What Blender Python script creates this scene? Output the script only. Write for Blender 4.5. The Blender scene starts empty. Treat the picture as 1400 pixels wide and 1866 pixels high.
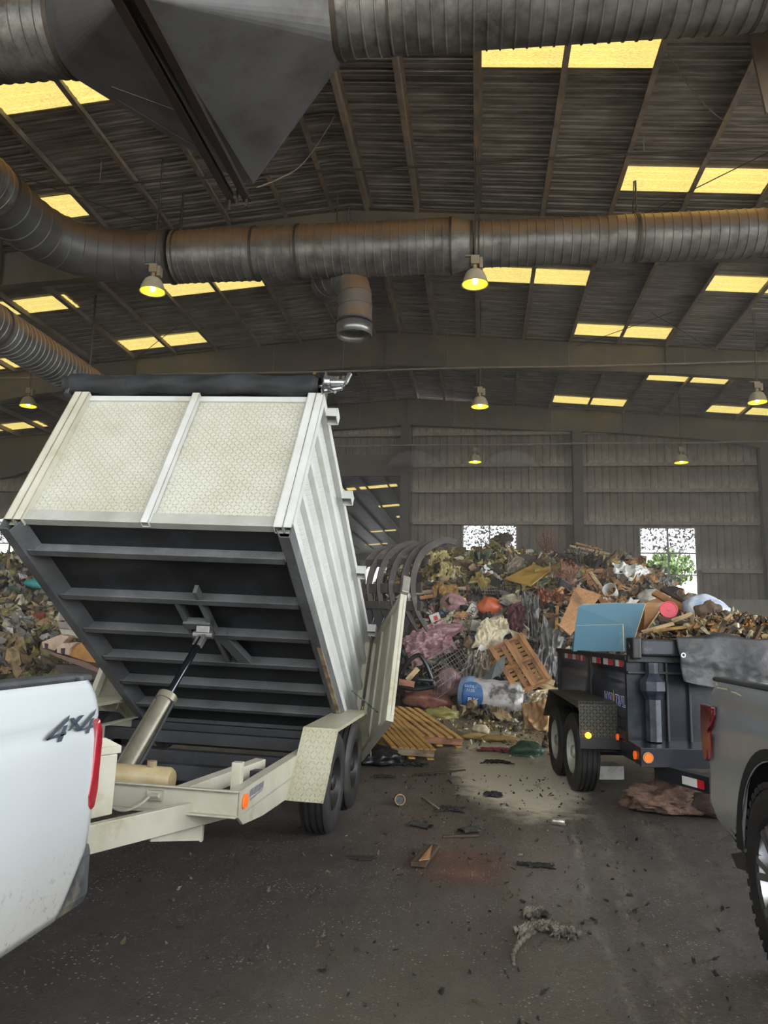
import bpy, math, random
import numpy as np
from mathutils import Vector, Matrix, Euler, noise
random.seed(7); rng = np.random.default_rng(7)
sc = bpy.context.scene
col = sc.collection
R = math.radians
# ------------------------------------------------------------------ camera
F, H = 1400.0, 1.55
_D = Vector((172, 222, F)); _a = .02
_U = Vector((_a, -1, (222 - _a*172)/F)); _D.normalize(); _U.normalize(); _X = _D.cross(_U)
cam = bpy.data.objects.new('camera', bpy.data.cameras.new('camera')); col.objects.link(cam)
cam.data.sensor_fit = 'VERTICAL'; cam.data.sensor_height = 24; cam.data.lens = 24*F/1866
cam.data.clip_start = .05; cam.data.clip_end = 400
_m = Matrix(((_X.x, -_X.y, -_X.z, 0), (_D.x, -_D.y, -_D.z, 0), (_U.x, -_U.y, -_U.z, H), (0, 0, 0, 1)))
cam.matrix_world = _m
sc.camera = cam
def ray(x, y):
    c = Vector((x-700, y-933, F)); return Vector((c.dot(_X), c.dot(_D), c.dot(_U)))
def at(x, y, X=None, Y=None, Z=None):
    """point of the place seen at photo pixel x,y on the plane X=, Y= or Z="""
    d = ray(x, y)
    t = X/d.x if X is not None else Y/d.y if Y is not None else (Z-H)/d.z
    return Vector((0, 0, H)) + d*t
def pixel(p):
    p = Vector(p)-Vector((0, 0, H)); c = Vector([_X[i]*p.x+_D[i]*p.y+_U[i]*p.z for i in range(3)]); return 700+F*c.x/c.z, 933+F*c.y/c.z
# ------------------------------------------------------------------ world, light, exposure
w = bpy.data.worlds.new('world'); sc.world = w; w.use_nodes = True
bg = w.node_tree.nodes['Background']; bg.inputs[0].default_value = (.95, .975, 1, 1)
_g = w.node_tree.nodes.new('ShaderNodeTexCoord'); _s = w.node_tree.nodes.new('ShaderNodeSeparateXYZ'); _r = w.node_tree.nodes.new('ShaderNodeMapRange')
w.node_tree.links.new(_g.outputs['Generated'], _s.inputs[0]); w.node_tree.links.new(_s.outputs[0], _r.inputs[0]); w.node_tree.links.new(_r.outputs[0], bg.inputs[1])
_r.inputs[1].default_value = -.2; _r.inputs[2].default_value = .9; _r.inputs[3].default_value = .95; _r.inputs[4].default_value = 2.7   # sky strength raised to the right, added to light right-facing sides
sc.view_settings.view_transform = 'Standard'; sc.view_settings.look = 'None'
sc.view_settings.gamma = 1; sc.view_settings.use_curve_mapping = False
sc.view_settings.exposure = 1.9
sl = bpy.data.lights.new('sun', 'SUN'); sl.energy = 4.0; sl.angle = R(3); sl.color = (1, .96, .88)
so = bpy.data.objects.new('sun', sl); col.objects.link(so); so.rotation_euler = (R(28), R(8), 0)
so.rotation_euler = Vector((.15, .45, -1)).to_track_quat('-Z', 'Y').to_euler()
cy = sc.cycles
cy.use_denoising = True; cy.max_bounces = 7; cy.diffuse_bounces = 4; cy.glossy_bounces = 3; cy.transparent_max_bounces = 12
cy.sample_clamp_indirect = 6; cy.caustics_reflective = False; cy.caustics_refractive = False
# ------------------------------------------------------------------ materials
def lin(c):
    if isinstance(c, str): c = [int(c[i:i+2], 16) for i in (0, 2, 4)]
    return tuple(((v/255)/12.92 if v/255 <= .04045 else ((v/255+.055)/1.055)**2.4) for v in c) + (1,)
class NT:
    def __init__(s, name):
        s.m = bpy.data.materials.new(name); s.m.use_nodes = True; s.t = s.m.node_tree
        s.b = s.t.nodes['Principled BSDF']; s.out = s.t.nodes['Material Output']
    def n(s, kind, **kw):
        o = s.t.nodes.new(kind)
        for k, v in kw.items(): setattr(o, k, v)
        return o
    def l(s, a, b): s.t.links.new(a, b)
    def val(s, sock, v):
        if hasattr(v, 'is_linked') or hasattr(v, 'links'): s.l(v, sock)
        else: sock.default_value = v
    def math(s, op, a, b=0.0, c=None, clamp=False):
        o = s.n('ShaderNodeMath', operation=op, use_clamp=clamp); s.val(o.inputs[0], a); s.val(o.inputs[1], b)
        if c is not None: s.val(o.inputs[2], c)
        return o.outputs[0]
    def mix(s, f, a, b):
        o = s.n('ShaderNodeMix', data_type='RGBA'); s.val(o.inputs[0], f); s.val(o.inputs[6], a); s.val(o.inputs[7], b); return o.outputs[2]
    def ramp(s, f, lo, hi):
        o = s.n('ShaderNodeMapRange'); s.val(o.inputs[0], f); o.inputs[1].default_value = lo; o.inputs[2].default_value = hi; return o.outputs[0]
    def coord(s, scale=(1, 1, 1)):
        c = s.n('ShaderNodeTexCoord'); mp = s.n('ShaderNodeMapping'); s.l(c.outputs['Object'], mp.inputs[0]); mp.inputs[3].default_value = scale; return mp.outputs[0]
    def noise(s, vec, scale, detail=4, rough=.6, dist=0):
        o = s.n('ShaderNodeTexNoise'); s.l(vec, o.inputs['Vector']); o.inputs['Scale'].default_value = scale
        o.inputs['Detail'].default_value = detail; o.inputs['Roughness'].default_value = rough; o.inputs['Distortion'].default_value = dist; return o.outputs[0]
    def bump(s, h, strength, dist=.01, prev=None):
        o = s.n('ShaderNodeBump'); s.l(h, o.inputs['Height']); o.inputs['Strength'].default_value = strength; o.inputs['Distance'].default_value = dist
        if prev: s.l(prev, o.inputs['Normal'])
        return o.outputs[0]
MATS = {}
def M(name, c1, c2=None, scale=4, rough=.6, metal=0, bump=0, bscale=30, dirt=None, dscale=2.5, dlo=.5, dhi=.65, stretch=(1, 1, 1), coat=0, topdust=None, spec=.5, emit=None, estr=0, twosided=None):
    if name in MATS: return MATS[name]
    N = NT(name); v = N.coord(stretch)
    f = N.ramp(N.noise(v, scale, 5), .35, .68)
    c = N.mix(f, lin(c1), lin(c2 or c1))
    if dirt:
        d = N.ramp(N.noise(v, dscale, 8, .7), dlo, dhi); c = N.mix(d, c, lin(dirt))
    if topdust:
        g = N.n('ShaderNodeNewGeometry'); sx = N.n('ShaderNodeSeparateXYZ'); N.l(g.outputs['Normal'], sx.inputs[0])
        nz = N.math('ADD', sx.outputs[2], N.math('MULTIPLY', N.math('SUBTRACT', N.noise(v, 3, 4), .5), .5))
        c = N.mix(N.ramp(nz, -.12, .3), c, lin(topdust))
    N.l(c, N.b.inputs['Base Color']); N.b.inputs['Roughness'].default_value = rough; N.b.inputs['Metallic'].default_value = metal
    N.b.inputs['Coat Weight'].default_value = coat; N.b.inputs['Coat Roughness'].default_value = .08
    N.b.inputs['Specular IOR Level'].default_value = spec
    if bump: N.l(N.bump(N.noise(v, bscale, 5), bump, .02), N.b.inputs['Normal'])
    if emit: N.b.inputs['Emission Color'].default_value = lin(emit); N.b.inputs['Emission Strength'].default_value = estr
    MATS[name] = N.m; return N.m
def tread(name, c1, c2, ax, pitch=.03, rough=.35, metal=0):
    """raised diamond tread plate, lozenges alternating direction"""
    N = NT(name); v = N.coord(); s = N.n('ShaderNodeSeparateXYZ'); N.l(v, s.inputs[0])
    u, w_ = [s.outputs['xyz'.index(k)] for k in ax]
    u = N.math('DIVIDE', u, pitch); w_ = N.math('DIVIDE', w_, pitch)
    par = N.math('FLOORED_MODULO', N.math('ADD', N.math('FLOOR', u), N.math('FLOOR', w_)), 2.0)
    fu = N.math('SUBTRACT', N.math('FRACT', u), .5); fv = N.math('SUBTRACT', N.math('FRACT', w_), .5)
    a = N.math('ADD', fu, fv); b = N.math('SUBTRACT', fu, fv)
    a2 = N.math('MULTIPLY', a, a); b2 = N.math('MULTIPLY', b, b)
    d1 = N.math('MULTIPLY_ADD', b2, 9.0, a2); d2 = N.math('MULTIPLY_ADD', a2, 9.0, b2)
    d = N.math('ADD', N.math('MULTIPLY', d1, par), N.math('MULTIPLY', d2, N.math('SUBTRACT', 1.0, par)))
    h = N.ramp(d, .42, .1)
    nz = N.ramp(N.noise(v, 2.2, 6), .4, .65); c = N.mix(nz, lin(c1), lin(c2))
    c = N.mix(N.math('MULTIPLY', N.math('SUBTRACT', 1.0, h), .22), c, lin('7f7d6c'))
    N.l(c, N.b.inputs['Base Color']); N.b.inputs['Roughness'].default_value = rough; N.b.inputs['Metallic'].default_value = metal
    N.l(N.bump(h, 1.0, .006), N.b.inputs['Normal']); MATS[name] = N.m; return N.m
# ------------------------------------------------------------------ mesh builder
class MB:
    def __init__(s): s.v = []; s.f = []; s.mi = []; s.mat = 0; s.xf = None
    def add(s, vs, fs):
        o = len(s.v)
        if s.xf is not None: vs = [s.xf @ Vector(p) for p in vs]
        s.v += [tuple(p) for p in vs]; s.f += [tuple(i+o for i in f) for f in fs]; s.mi += [s.mat]*len(fs)
    def box(s, c, d, rot=None):
        x, y, z = [k/2 for k in d]; P = [Vector((a*x, b*y, e*z)) for a in (-1, 1) for b in (-1, 1) for e in (-1, 1)]
        if rot is not None:
            rm = rot if isinstance(rot, Matrix) else Euler(rot).to_matrix(); P = [rm @ p for p in P]
        c = Vector(c); s.add([p+c for p in P], [(0, 1, 3, 2), (4, 6, 7, 5), (0, 4, 5, 1), (2, 3, 7, 6), (0, 2, 6, 4), (1, 5, 7, 3)])
    def bb(s, a, b): s.box([(p+q)/2 for p, q in zip(a, b)], [abs(q-p) for p, q in zip(a, b)])
    def beam(s, a, b, w, h, up=(0, 0, 1)):
        a, b = Vector(a), Vector(b); d = b-a; L = d.length; d.normalize(); u = Vector(up)
        x = d.cross(u)
        if x.length < 1e-4: x = d.cross(Vector((1, 0, 0)))
        x.normalize(); z = x.cross(d); m = Matrix((x, d, z)).transposed(); s.box((a+b)/2, (w, L, h), m)
    def sweep(s, pts, rad, n=12, cap=True, closed=False):
        pts = [Vector(p) for p in pts]; k = len(pts)
        if not hasattr(rad, '__len__'): rad = [rad]*k
        vs = []; fs = []; nrm = None
        for i, p in enumerate(pts):
            t = (pts[min(i+1, k-1)]-pts[max(i-1, 0)]); 
            if t.length < 1e-9: t = Vector((0, 0, 1))
            t.normalize()
            if nrm is None:
                nrm = t.orthogonal().normalized()
            nrm = (nrm - t*nrm.dot(t)).normalized(); bn = t.cross(nrm)
            for j in range(n):
                a = 2*math.pi*j/n; vs.append(p+(nrm*math.cos(a)+bn*math.sin(a))*rad[i])
        for i in range(k-1):
            for j in range(n):
                j2 = (j+1) % n; fs.append((i*n+j, i*n+j2, (i+1)*n+j2, (i+1)*n+j))
        if cap: fs.append(tuple(range(n))[::-1]); fs.append(tuple((k-1)*n+j for j in range(n)))
        s.add(vs, fs)
    def cyl(s, a, b, r, n=16, r2=None, cap=True): s.sweep([a, b], [r, r if r2 is None else r2], n, cap)
    def lathe(s, prof, n=32, axis='z', c=(0, 0, 0)):
        """prof: list of (r, h)"""
        vs = []; fs = []; c = Vector(c)
        for r, h in prof:
            for j in range(n):
                a = 2*math.pi*j/n; p = (r*math.cos(a), r*math.sin(a), h)
                if axis == 'x': p = (h, p[0], p[1])
                if axis == 'y': p = (p[0], h, p[1])
                vs.append(Vector(p)+c)
        for i in range(len(prof)-1):
            for j in range(n):
                j2 = (j+1) % n; fs.append((i*n+j, i*n+j2, (i+1)*n+j2, (i+1)*n+j))
        s.add(vs, fs)
    def prism(s, poly, off):
        """poly: 3d points of one face; off: extrusion vector"""
        poly = [Vector(p) for p in poly]; off = Vector(off); n = len(poly)
        s.add(poly+[p+off for p in poly], [tuple(range(n))[::-1], tuple(range(n, 2*n))]+[(i, (i+1) % n, n+(i+1) % n, n+i) for i in range(n)])
    def grid(s, fn, nu, nv, flip=False):
        vs = [fn(i/nu, j/nv) for i in range(nu+1) for j in range(nv+1)]
        q = lambda i, j: i*(nv+1)+j
        fs = [(q(i, j), q(i+1, j), q(i+1, j+1), q(i, j+1)) for i in range(nu) for j in range(nv)]
        if flip: fs = [f[::-1] for f in fs]
        s.add(vs, fs)
    def build(s, name, mats, parent=None, smooth=False, bevel=0, solid=0, subs=0, loc=None, rot=None, fix=True, **props):
        me = bpy.data.meshes.new(name); me.from_pydata(s.v, [], s.f)
        if not isinstance(mats, (list, tuple)): mats = [mats]
        for m in mats: me.materials.append(m)
        if len(mats) > 1: me.polygons.foreach_set('material_index', s.mi)
        if smooth: me.polygons.foreach_set('use_smooth', [True]*len(me.polygons))
        me.update()
        if fix:
            import bmesh
            b = bmesh.new(); b.from_mesh(me); bmesh.ops.recalc_face_normals(b, faces=b.faces); b.to_mesh(me); b.free()
        o = bpy.data.objects.new(name, me); col.objects.link(o)
        if parent: o.parent = parent
        if loc is not None: o.location = loc
        if rot is not None: o.rotation_euler = rot
        if solid: md = o.modifiers.new('s', 'SOLIDIFY'); md.thickness = solid; md.offset = 0
        if subs: md = o.modifiers.new('u', 'SUBSURF'); md.levels = subs; md.render_levels = subs
        if bevel: md = o.modifiers.new('b', 'BEVEL'); md.width = bevel; md.segments = 2; md.limit_method = 'ANGLE'; md.angle_limit = R(40)
        if smooth == 'auto':
            me.polygons.foreach_set('use_smooth', [True]*len(me.polygons))
            try: me.set_sharp_from_angle(angle=R(38))
            except Exception: pass
        for k, v_ in props.items(): o[k] = v_
        return o
def tag(o, label=None, cat=None, group=None, kind=None):
    if label: o['label'] = label
    if cat: o['category'] = cat
    if group: o['group'] = group
    if kind: o['kind'] = kind
    return o
def empty(name, loc=(0, 0, 0), rot=(0, 0, 0), label=None, cat=None, group=None):
    o = bpy.data.objects.new(name, None); col.objects.link(o); o.location = loc; o.rotation_euler = rot
    o.empty_display_size = .1
    return tag(o, label, cat, group)
def struct(o): o['kind'] = 'structure'; return o
def lerp(a, b, t): return a+(b-a)*t
def interp(x, pts):
    return float(np.interp(x, [p[0] for p in pts], [p[1] for p in pts]))
def spath(pts, n):
    """smooth Catmull-Rom path"""
    P = [Vector(p) for p in pts]; P = [P[0]*2-P[1]]+P+[P[-1]*2-P[-2]]; out = []
    for i in range(1, len(P)-2):
        for k in range(n):
            t = k/n; a, b, c, d = P[i-1:i+3]
            out.append(.5*((2*b)+(c-a)*t+(2*a-5*b+4*c-d)*t*t+(3*b-a-3*c+d)*t**3))
    out.append(P[-2]); return out
# ================================================================== SETTING
RX, RZ, SL = -3.1, 11.85, .083           # ridge position, roof height, roof slope
def roofz(x): return RZ-SL*abs(x-RX)
YB = 32.4                                 # back wall
FR = (17.0, 24.7, 32.25)                  # steel frames
roof_m = M('roof_sheet', '96908b', '6f6964', 3, .5, .1, .0, dirt='494340', dscale=1.3, dlo=.42, dhi=.72, stretch=(.5, 2.5, 1))
def floor_mat():
    N = NT('wet_floor'); v = N.coord(); vs = N.coord((1, .35, 1))
    n1 = N.ramp(N.noise(vs, .55, 6, .65, .4), .38, .66); n2 = N.ramp(N.noise(v, 2.2, 8, .7), .42, .66)
    c = N.mix(n1, lin('7a7166'), lin('524c45')); c = N.mix(N.math('MULTIPLY', n2, .55), c, lin('706a61'))
    c = N.mix(N.math('MULTIPLY', N.ramp(N.noise(v, 38, 6, .85), .42, .62), .45), c, lin('2a2724'))
    s = N.n('ShaderNodeSeparateXYZ'); N.l(v, s.inputs[0]); X, Y = s.outputs[0], s.outputs[1]
    def blob(cx, cy, rx, ry, lo, hi, namp=.9, nscale=1.6):
        a = N.math('DIVIDE', N.math('SUBTRACT', X, cx), rx); b = N.math('DIVIDE', N.math('SUBTRACT', Y, cy), ry)
        d = N.math('ADD', N.math('MULTIPLY', a, a), N.math('MULTIPLY', b, b))
        d = N.math('ADD', d, N.math('MULTIPLY', N.math('SUBTRACT', N.noise(v, nscale, 8, .75), .5), namp*2)); return N.ramp(d, hi, lo)
    c = N.mix(N.math('MULTIPLY', blob(.47, 10.0, .80, 3.1, .68, 1.1, .75, 3.0), .92), c, lin('e9dfc6'))   # pale dust patch between trailers
    c = N.mix(N.math('MULTIPLY', blob(1.0, 12.5, 1.9, 2.6, .4, 1.4, .9, 1.8), .7), c, lin('8d8263'))
    c = N.mix(N.math('MULTIPLY', blob(-.9, 3.1, 1.3, 1.3, .2, 1.4), .45), c, lin('8d877b'))
    c = N.mix(N.math('MULTIPLY', blob(.45, 4.6, .28, 2.1, .3, 1.3), .5), c, lin('8f877b'))
    c = N.mix(N.math('MULTIPLY', blob(-.15, 5.5, .36, .45, .4, 1.3, .5, 4), .85), c, lin('6c4732')); c = N.mix(N.math('MULTIPLY', blob(-.12, 5.35, .16, .1, .4, 1.3, .6, 7), .8), c, lin('9a6a45'))       # rust stain
    c = N.mix(N.math('MULTIPLY', blob(-.2, 6.2, .9, 1.7, .3, 1.2), .4), c, lin('4a3021'))
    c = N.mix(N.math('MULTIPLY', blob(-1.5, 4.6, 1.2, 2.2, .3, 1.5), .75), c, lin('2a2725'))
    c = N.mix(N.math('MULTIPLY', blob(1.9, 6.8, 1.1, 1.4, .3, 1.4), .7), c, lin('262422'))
    c = N.mix(N.math('MULTIPLY', blob(.1, 3.4, 1.1, 1.4, .2, 1.5), .35), c, lin('6f6656'))
    # tyre tracks: pale lines running back
    for cx, wd, cc, am in ((.95, .10, 'a09684', .75), (.74, .035, 'b5ada0', .8), (1.35, .14, '8f8677', .55), (-.55, .12, '6d6355', .4)):
        xx = N.math('ADD', X, N.math('MULTIPLY', N.math('SUBTRACT', N.noise(N.coord((.2, .25, 1)), 1.2, 3), .5), .5))
        xx = N.math('ADD', xx, N.math('MULTIPLY', Y, -.03))
        dd = N.math('ABSOLUTE', N.math('SUBTRACT', xx, cx-.2))
        k = N.math('MULTIPLY', N.ramp(dd, wd, .0), N.ramp(N.noise(vs, 7, 6, .8), .45, .62)); c = N.mix(N.math('MULTIPLY', k, am), c, lin(cc))
    # wet sparkle painted into the colour as scattered pale specks
    vo = N.n('ShaderNodeTexVoronoi'); N.l(v, vo.inputs['Vector']); vo.inputs['Scale'].default_value = 55; cs_ = N.n('ShaderNodeSeparateXYZ'); N.l(vo.outputs['Color'], cs_.inputs[0])
    sp = N.math('MULTIPLY', N.math('MULTIPLY', N.ramp(vo.outputs['Distance'], .4, .2), N.ramp(cs_.outputs[0], .72, .78)), N.ramp(N.noise(v, 2.3, 5), .42, .58)); c = N.mix(N.math('MULTIPLY', sp, .75), c, lin('c9c4ba'))
    N.l(c, N.b.inputs['Base Color'])
    rr = N.n('ShaderNodeMapRange'); N.l(N.noise(vs, 1.1, 6, .7), rr.inputs[0]); rr.inputs[1].default_value = .35; rr.inputs[2].default_value = .65
    rr.inputs[3].default_value = .22; rr.inputs[4].default_value = .62; N.l(N.math('SUBTRACT', rr.outputs[0], N.math('MULTIPLY', blob(1.6, 4.6, 1.3, 2.6, .3, 1.3), .14)), N.b.inputs['Roughness'])
    c0 = N.ramp(N.noise(v, 55, 5, .8), .35, .7); b1 = N.bump(N.noise(v, 7, 6, .7), .6, .04); b2 = N.bump(N.noise(v, 85, 4, .75), 1.0, .02, b1); N.l(b2, N.b.inputs['Normal'])
    return N.m
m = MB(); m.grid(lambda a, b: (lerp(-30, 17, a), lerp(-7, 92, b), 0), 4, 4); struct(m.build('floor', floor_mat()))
apron = M('bounce_apron_concrete', 'aaa599', '8f8a80', .6, .8)  # unseen ground added outside, pale to bounce light onto the ceiling
m = MB(); m.bb((-60, -60, -.3), (70, -7.02, -.02)); m.bb((17.02, -7, -.3), (70, 60, -.02)); struct(m.build('floor_outside', apron))
# roof sheets: corrugation runs down each slope
def rib_profile(y0, y1, step=.305):
    out = []; y = y0
    while y < y1:
        out += [(y, 0), (y+.09, 0), (y+.115, .05), (y+.165, .05), (y+.19, 0), (y+.245, 0), (y+.255, .012), (y+.28, .012), (y+.29, 0)]
        y += step
    return out
def sheet(name, xs, y0, y1, mat, zoff=0.0):
    pr = rib_profile(y0, y1); m = MB()
    vs = [(x, y, roofz(x)+h+zoff) for x in xs for y, h in pr]; n = len(pr)
    m.add(vs, [(i*n+j, (i+1)*n+j, (i+1)*n+j+1, i*n+j+1) for i in range(len(xs)-1) for j in range(n-1)])
    return m.build(name, mat, fix=False)
struct(sheet('ceiling', (-26, -18, -10, RX, 4, 10, 16.5), -6.5, YB+.3, roof_m))
struct(sheet('ceiling_far_hall', (-19, -12, RX), YB+.3, 92, roof_m))
# skylights
def sky_mat():
    N = NT('skylight_fibreglass'); v = N.coord((1.5, 14, 1)); g = N.noise(v, 9, 8, .85); k = N.noise(N.coord(), 1.3, 4)
    c = N.mix(N.ramp(g, .38, .53), lin('a8823a'), lin('fbe88c')); c = N.mix(N.math('MULTIPLY', N.ramp(k, .4, .75), .6), c, lin('f8df78'))
    N.l(c, N.b.inputs['Base Color']); N.l(c, N.b.inputs['Emission Color']); N.b.inputs['Emission Strength'].default_value = .30; return N.m
skm = sky_mat()
SKY = [(.05, 3.0, 12.0), (3.08, 6.05, 15.75), (-9.6, -6.75, 12.1), (-10.4, -9.15, 15.7), (-15.0, -12.0, 20.3), (-12.1, -9.15, 23.9),
       (-9.15, -6.2, 20.3), (.05, 3.0, 20.5), (3.1, 6.0, 24.1), (6.1, 9.0, 20.5), (3.1, 6.0, 31.6), (6.1, 9.0, 28.1), (9.1, 12.0, 31.6),
       (-18, -15, 24.3), (-22.3, -19.4, 31.3), (9.1, 12.0, 24.1), (-6.1, -3.8, 6.5), (3.1, 6, 7.5), (-15, -12, 27.5), (9.1, 12, 16)]
SKY += [(-8.2, -5.6, 52), (-7.1, -4.6, 66), (-7.9, -5.2, 60), (-11, -8.5, 52), (-14, -11.5, 66), (-10.5, -8, 74), (-16, -13, 44), (-18, -15.5, 60), (-12.5, -10, 84), (-6.5, -4, 84)]  # far hall skylights, more added than visible to lighten that hall
for i, (x0, x1, y) in enumerate(SKY):
    m = MB(); pr = rib_profile(y-.46, y+.42)
    n = len(pr); xs = (x0, x1); vs = [(x, yy, roofz(x)+h*.3-.03) for x in xs for yy, h in pr]
    m.add(vs, [(j, n+j, n+j+1, j+1) for j in range(n-1)]); struct(m.build('window_%d' % (i+10), skm, fix=False))
# purlins
purl = M('dusty_steel_purlin', '857b70', '5f574f', 2, .6, 0, dirt='9a8058', dscale=.8, dlo=.5, dhi=.75)
PX = [-2.62, -1.42, 0.0, 1.52, 3.04, 4.56, 6.08, 7.6, 9.1, 10.6, 12.1, 13.6, 15.1] + [-3.55, -4.7, -6.12, -7.6, -9.1, -10.6, -12.1, -13.6, -15.1, -16.6, -18.1, -19.6, -21.1, -22.6]
for i, x in enumerate(PX):
    z = roofz(x)-.01; m = MB(); s = 1 if x > RX else -1; y1 = YB if x > RX or x < -18.9 else 88
    m.bb((x-.006, -6, z-.23), (x+.006, y1, z)); m.bb((x, -6, z-.236), (x-s*.10, y1, z-.228)); m.bb((x, -6, z-.004), (x+s*.07, y1, z+.004))
    m.bb((x-s*.10, -6, z-.236), (x-s*.094, y1, z-.205))
    struct(m.build('trim_%d' % (i+1), purl))
# main steel frames (tapered rafters + columns)
frame_m = M('brown_painted_frame', '534b40', '41403a', 1.2, .6, 0, dirt='6b5c42', dscale=.5, dlo=.45, dhi=.75)
def fdepth(x):
    return interp(abs(x-RX), [(0, 1.2), (9, .92), (13, .95), (16, 1.35), (18.2, 1.9)])
def frame(Y, label, x0=-24.5, x1=14.8, ncol=True):
    root = empty('roof_frame', (RX, Y, 0), label=label, cat='steel beam', group='tapered roof frames')
    m = MB(); xs = [x0+(x1-x0)*i/36 for i in range(37)]; xs = sorted(xs+[RX])
    top = [(x-RX, 0, roofz(x)-.215) for x in xs]; bot = [(x-RX, 0, roofz(x)-.215-fdepth(x)) for x in xs]
    def strip(a, b, t):
        for i in range(len(a)-1): m.prism([a[i], a[i+1], b[i+1], b[i]], t)
    strip([(p[0], -.006, p[2]) for p in top], [(p[0], -.006, p[2]) for p in bot], (0, .012, 0))
    for arr in (top, bot):
        for i in range(len(arr)-1):
            a, b = arr[i], arr[i+1]; m.prism([(a[0], -.13, a[2]), (b[0], -.13, b[2]), (b[0], .13, b[2]), (a[0], .13, a[2])], (0, 0, -.016))
    m.build('rafter', frame_m, root)
    for x in (x0+1.2, -12, RX, 6, x1-1.2):
        k = MB(); z = roofz(x)-.22; k.bb((x-RX-.012, -.12, z-fdepth(x)), (x-RX+.012, .12, z)); k.build('splice_plate', frame_m, root)
    for x in (x0, x1):
        k = MB(); zt = roofz(x)-1.8; k.bb((x-RX-.32, -.012, 0), (x-RX+.32, .012, zt)); k.bb((x-RX-.34, -.15, 0), (x-RX-.32, .15, zt+1.6)); k.bb((x-RX+.32, -.15, 0), (x-RX+.34, .15, zt))
        k.build('column', frame_m, root)
    return root
frame(FR[0], 'nearest tapered roof beam, above and behind the long horizontal duct')
frame(FR[1], 'middle tapered roof beam with a thin water pipe along its lower edge')
frame(FR[2], 'farthest tapered roof beam resting on the back wall columns')
# back wall
def wall_mat():
    N = NT('dusty_wall_sheet'); v = N.coord(); s = N.n('ShaderNodeSeparateXYZ'); N.l(v, s.inputs[0]); Z = s.outputs[2]
    c = N.mix(N.ramp(N.noise(v, 1.5, 4), .35, .68), lin('746b60'), lin('5b534a'))
    fl = N.ramp(N.noise(N.coord((1, 1, .45)), 7, 8, .8), .60, .66); c = N.mix(N.math('MULTIPLY', fl, .75), c, lin('a79d8e'))
    for zg in (6.2, 7.57, 8.68, 4.3, 10.06):   # dust caught above each girt
        d = N.math('SUBTRACT', Z, zg); b = N.math('MULTIPLY', N.ramp(d, .75, .1), N.ramp(d, -.03, .03)); b = N.math('MULTIPLY', b, N.ramp(N.noise(N.coord((1, 1, .5)), 5, 7, .8), .36, .56)); c = N.mix(N.math('MULTIPLY', b, .7), c, lin('b0a596'))
    N.l(c, N.b.inputs['Base Color']); N.b.inputs['Roughness'].default_value = .8; return N.m
wall_m = wall_mat()
def ribwall(name, xa, xb, z0, z1, Y, mat, holes=()):
    def col_profile(x0, x1):
        out = []; x = x0
        while x < x1-.02:
            for dx, h in ((0, 0), (.2, 0), (.225, -.035), (.27, -.035), (.295, 0)):
                if x+dx < x1: out.append((x+dx, h))
            x += .305
        out.append((x1, 0)); return out
    m = MB(); rects = []; xs = sorted([xa, xb]+[h[0] for h in holes]+[h[1] for h in holes])
    for a, b in zip(xs[:-1], xs[1:]):
        h = [q for q in holes if q[0] <= a and b <= q[1]]
        rects += [(a, b, z0, h[0][2]), (a, b, h[0][3], z1)] if h else [(a, b, z0, z1)]
    for a, b, c, d in rects:
        if d-c < .02: continue
        pr = col_profile(a, b); n = len(pr); m.add([(x, Y+h, z) for z in (c, d) for x, h in pr], [(j, j+1, n+j+1, n+j) for j in range(n-1)])
    return struct(m.build(name, mat, fix=False))
W = [(-.66, 1.6, 3.1, 6.12), (6.62, 8.85, 3.1, 6.02), (-22.0, -20.55, 3.1, 6.4)]
ribwall('wall_back', RX, 16.3, 0, 11.6, YB+.25, wall_m, W[:2])
ribwall('wall_back_left', -26, -11.5, 0, 11.4, YB+.25, wall_m, W[2:])
ribwall('wall_back_upper', -11.5, RX, 9.2, 11.6, YB+.25, wall_m)
m = MB(); m.bb((-11.5, YB+.1, 8.25), (RX-.2, YB+.3, 9.2)); struct(m.build('wall_lintel', M('lintel_panel', '5d564d', '4d473f', 1, .7)))
pushm = M('push_wall_concrete', '8e897d', '77725f', 2, .85, 0, .3, 12, dirt='5f594c', dscale=1.5, dlo=.55, dhi=.7, stretch=(1, 1, .3))
m = MB(); m.bb((RX+.3, YB-.45, 0), (16, YB-.1, 3.1)); m.bb((-26, YB-.45, 0), (-11.5, YB-.1, 3.1)); struct(m.build('wall_push', pushm))
darkw = M('dark_side_wall', '4d4741', '3b3631', 1, .8)  # one dark brown tone for the side and far hall walls
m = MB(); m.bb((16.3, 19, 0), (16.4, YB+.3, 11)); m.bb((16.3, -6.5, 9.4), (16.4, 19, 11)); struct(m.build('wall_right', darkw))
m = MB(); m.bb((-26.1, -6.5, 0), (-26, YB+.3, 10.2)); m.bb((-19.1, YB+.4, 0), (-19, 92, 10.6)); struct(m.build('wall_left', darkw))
m = MB(); m.bb((-19, 92, 9.3), (RX, 92.2, 11.8)); m.bb((-11, 92, 0), (RX, 92.2, 11.8)); m.bb((-19, 92, 0), (-13.5, 92.2, 11.8)); m.bb((RX+.3, YB+.6, 0), (RX+.4, 92, 11.8)); struct(m.build('wall_far_hall', darkw))
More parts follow.
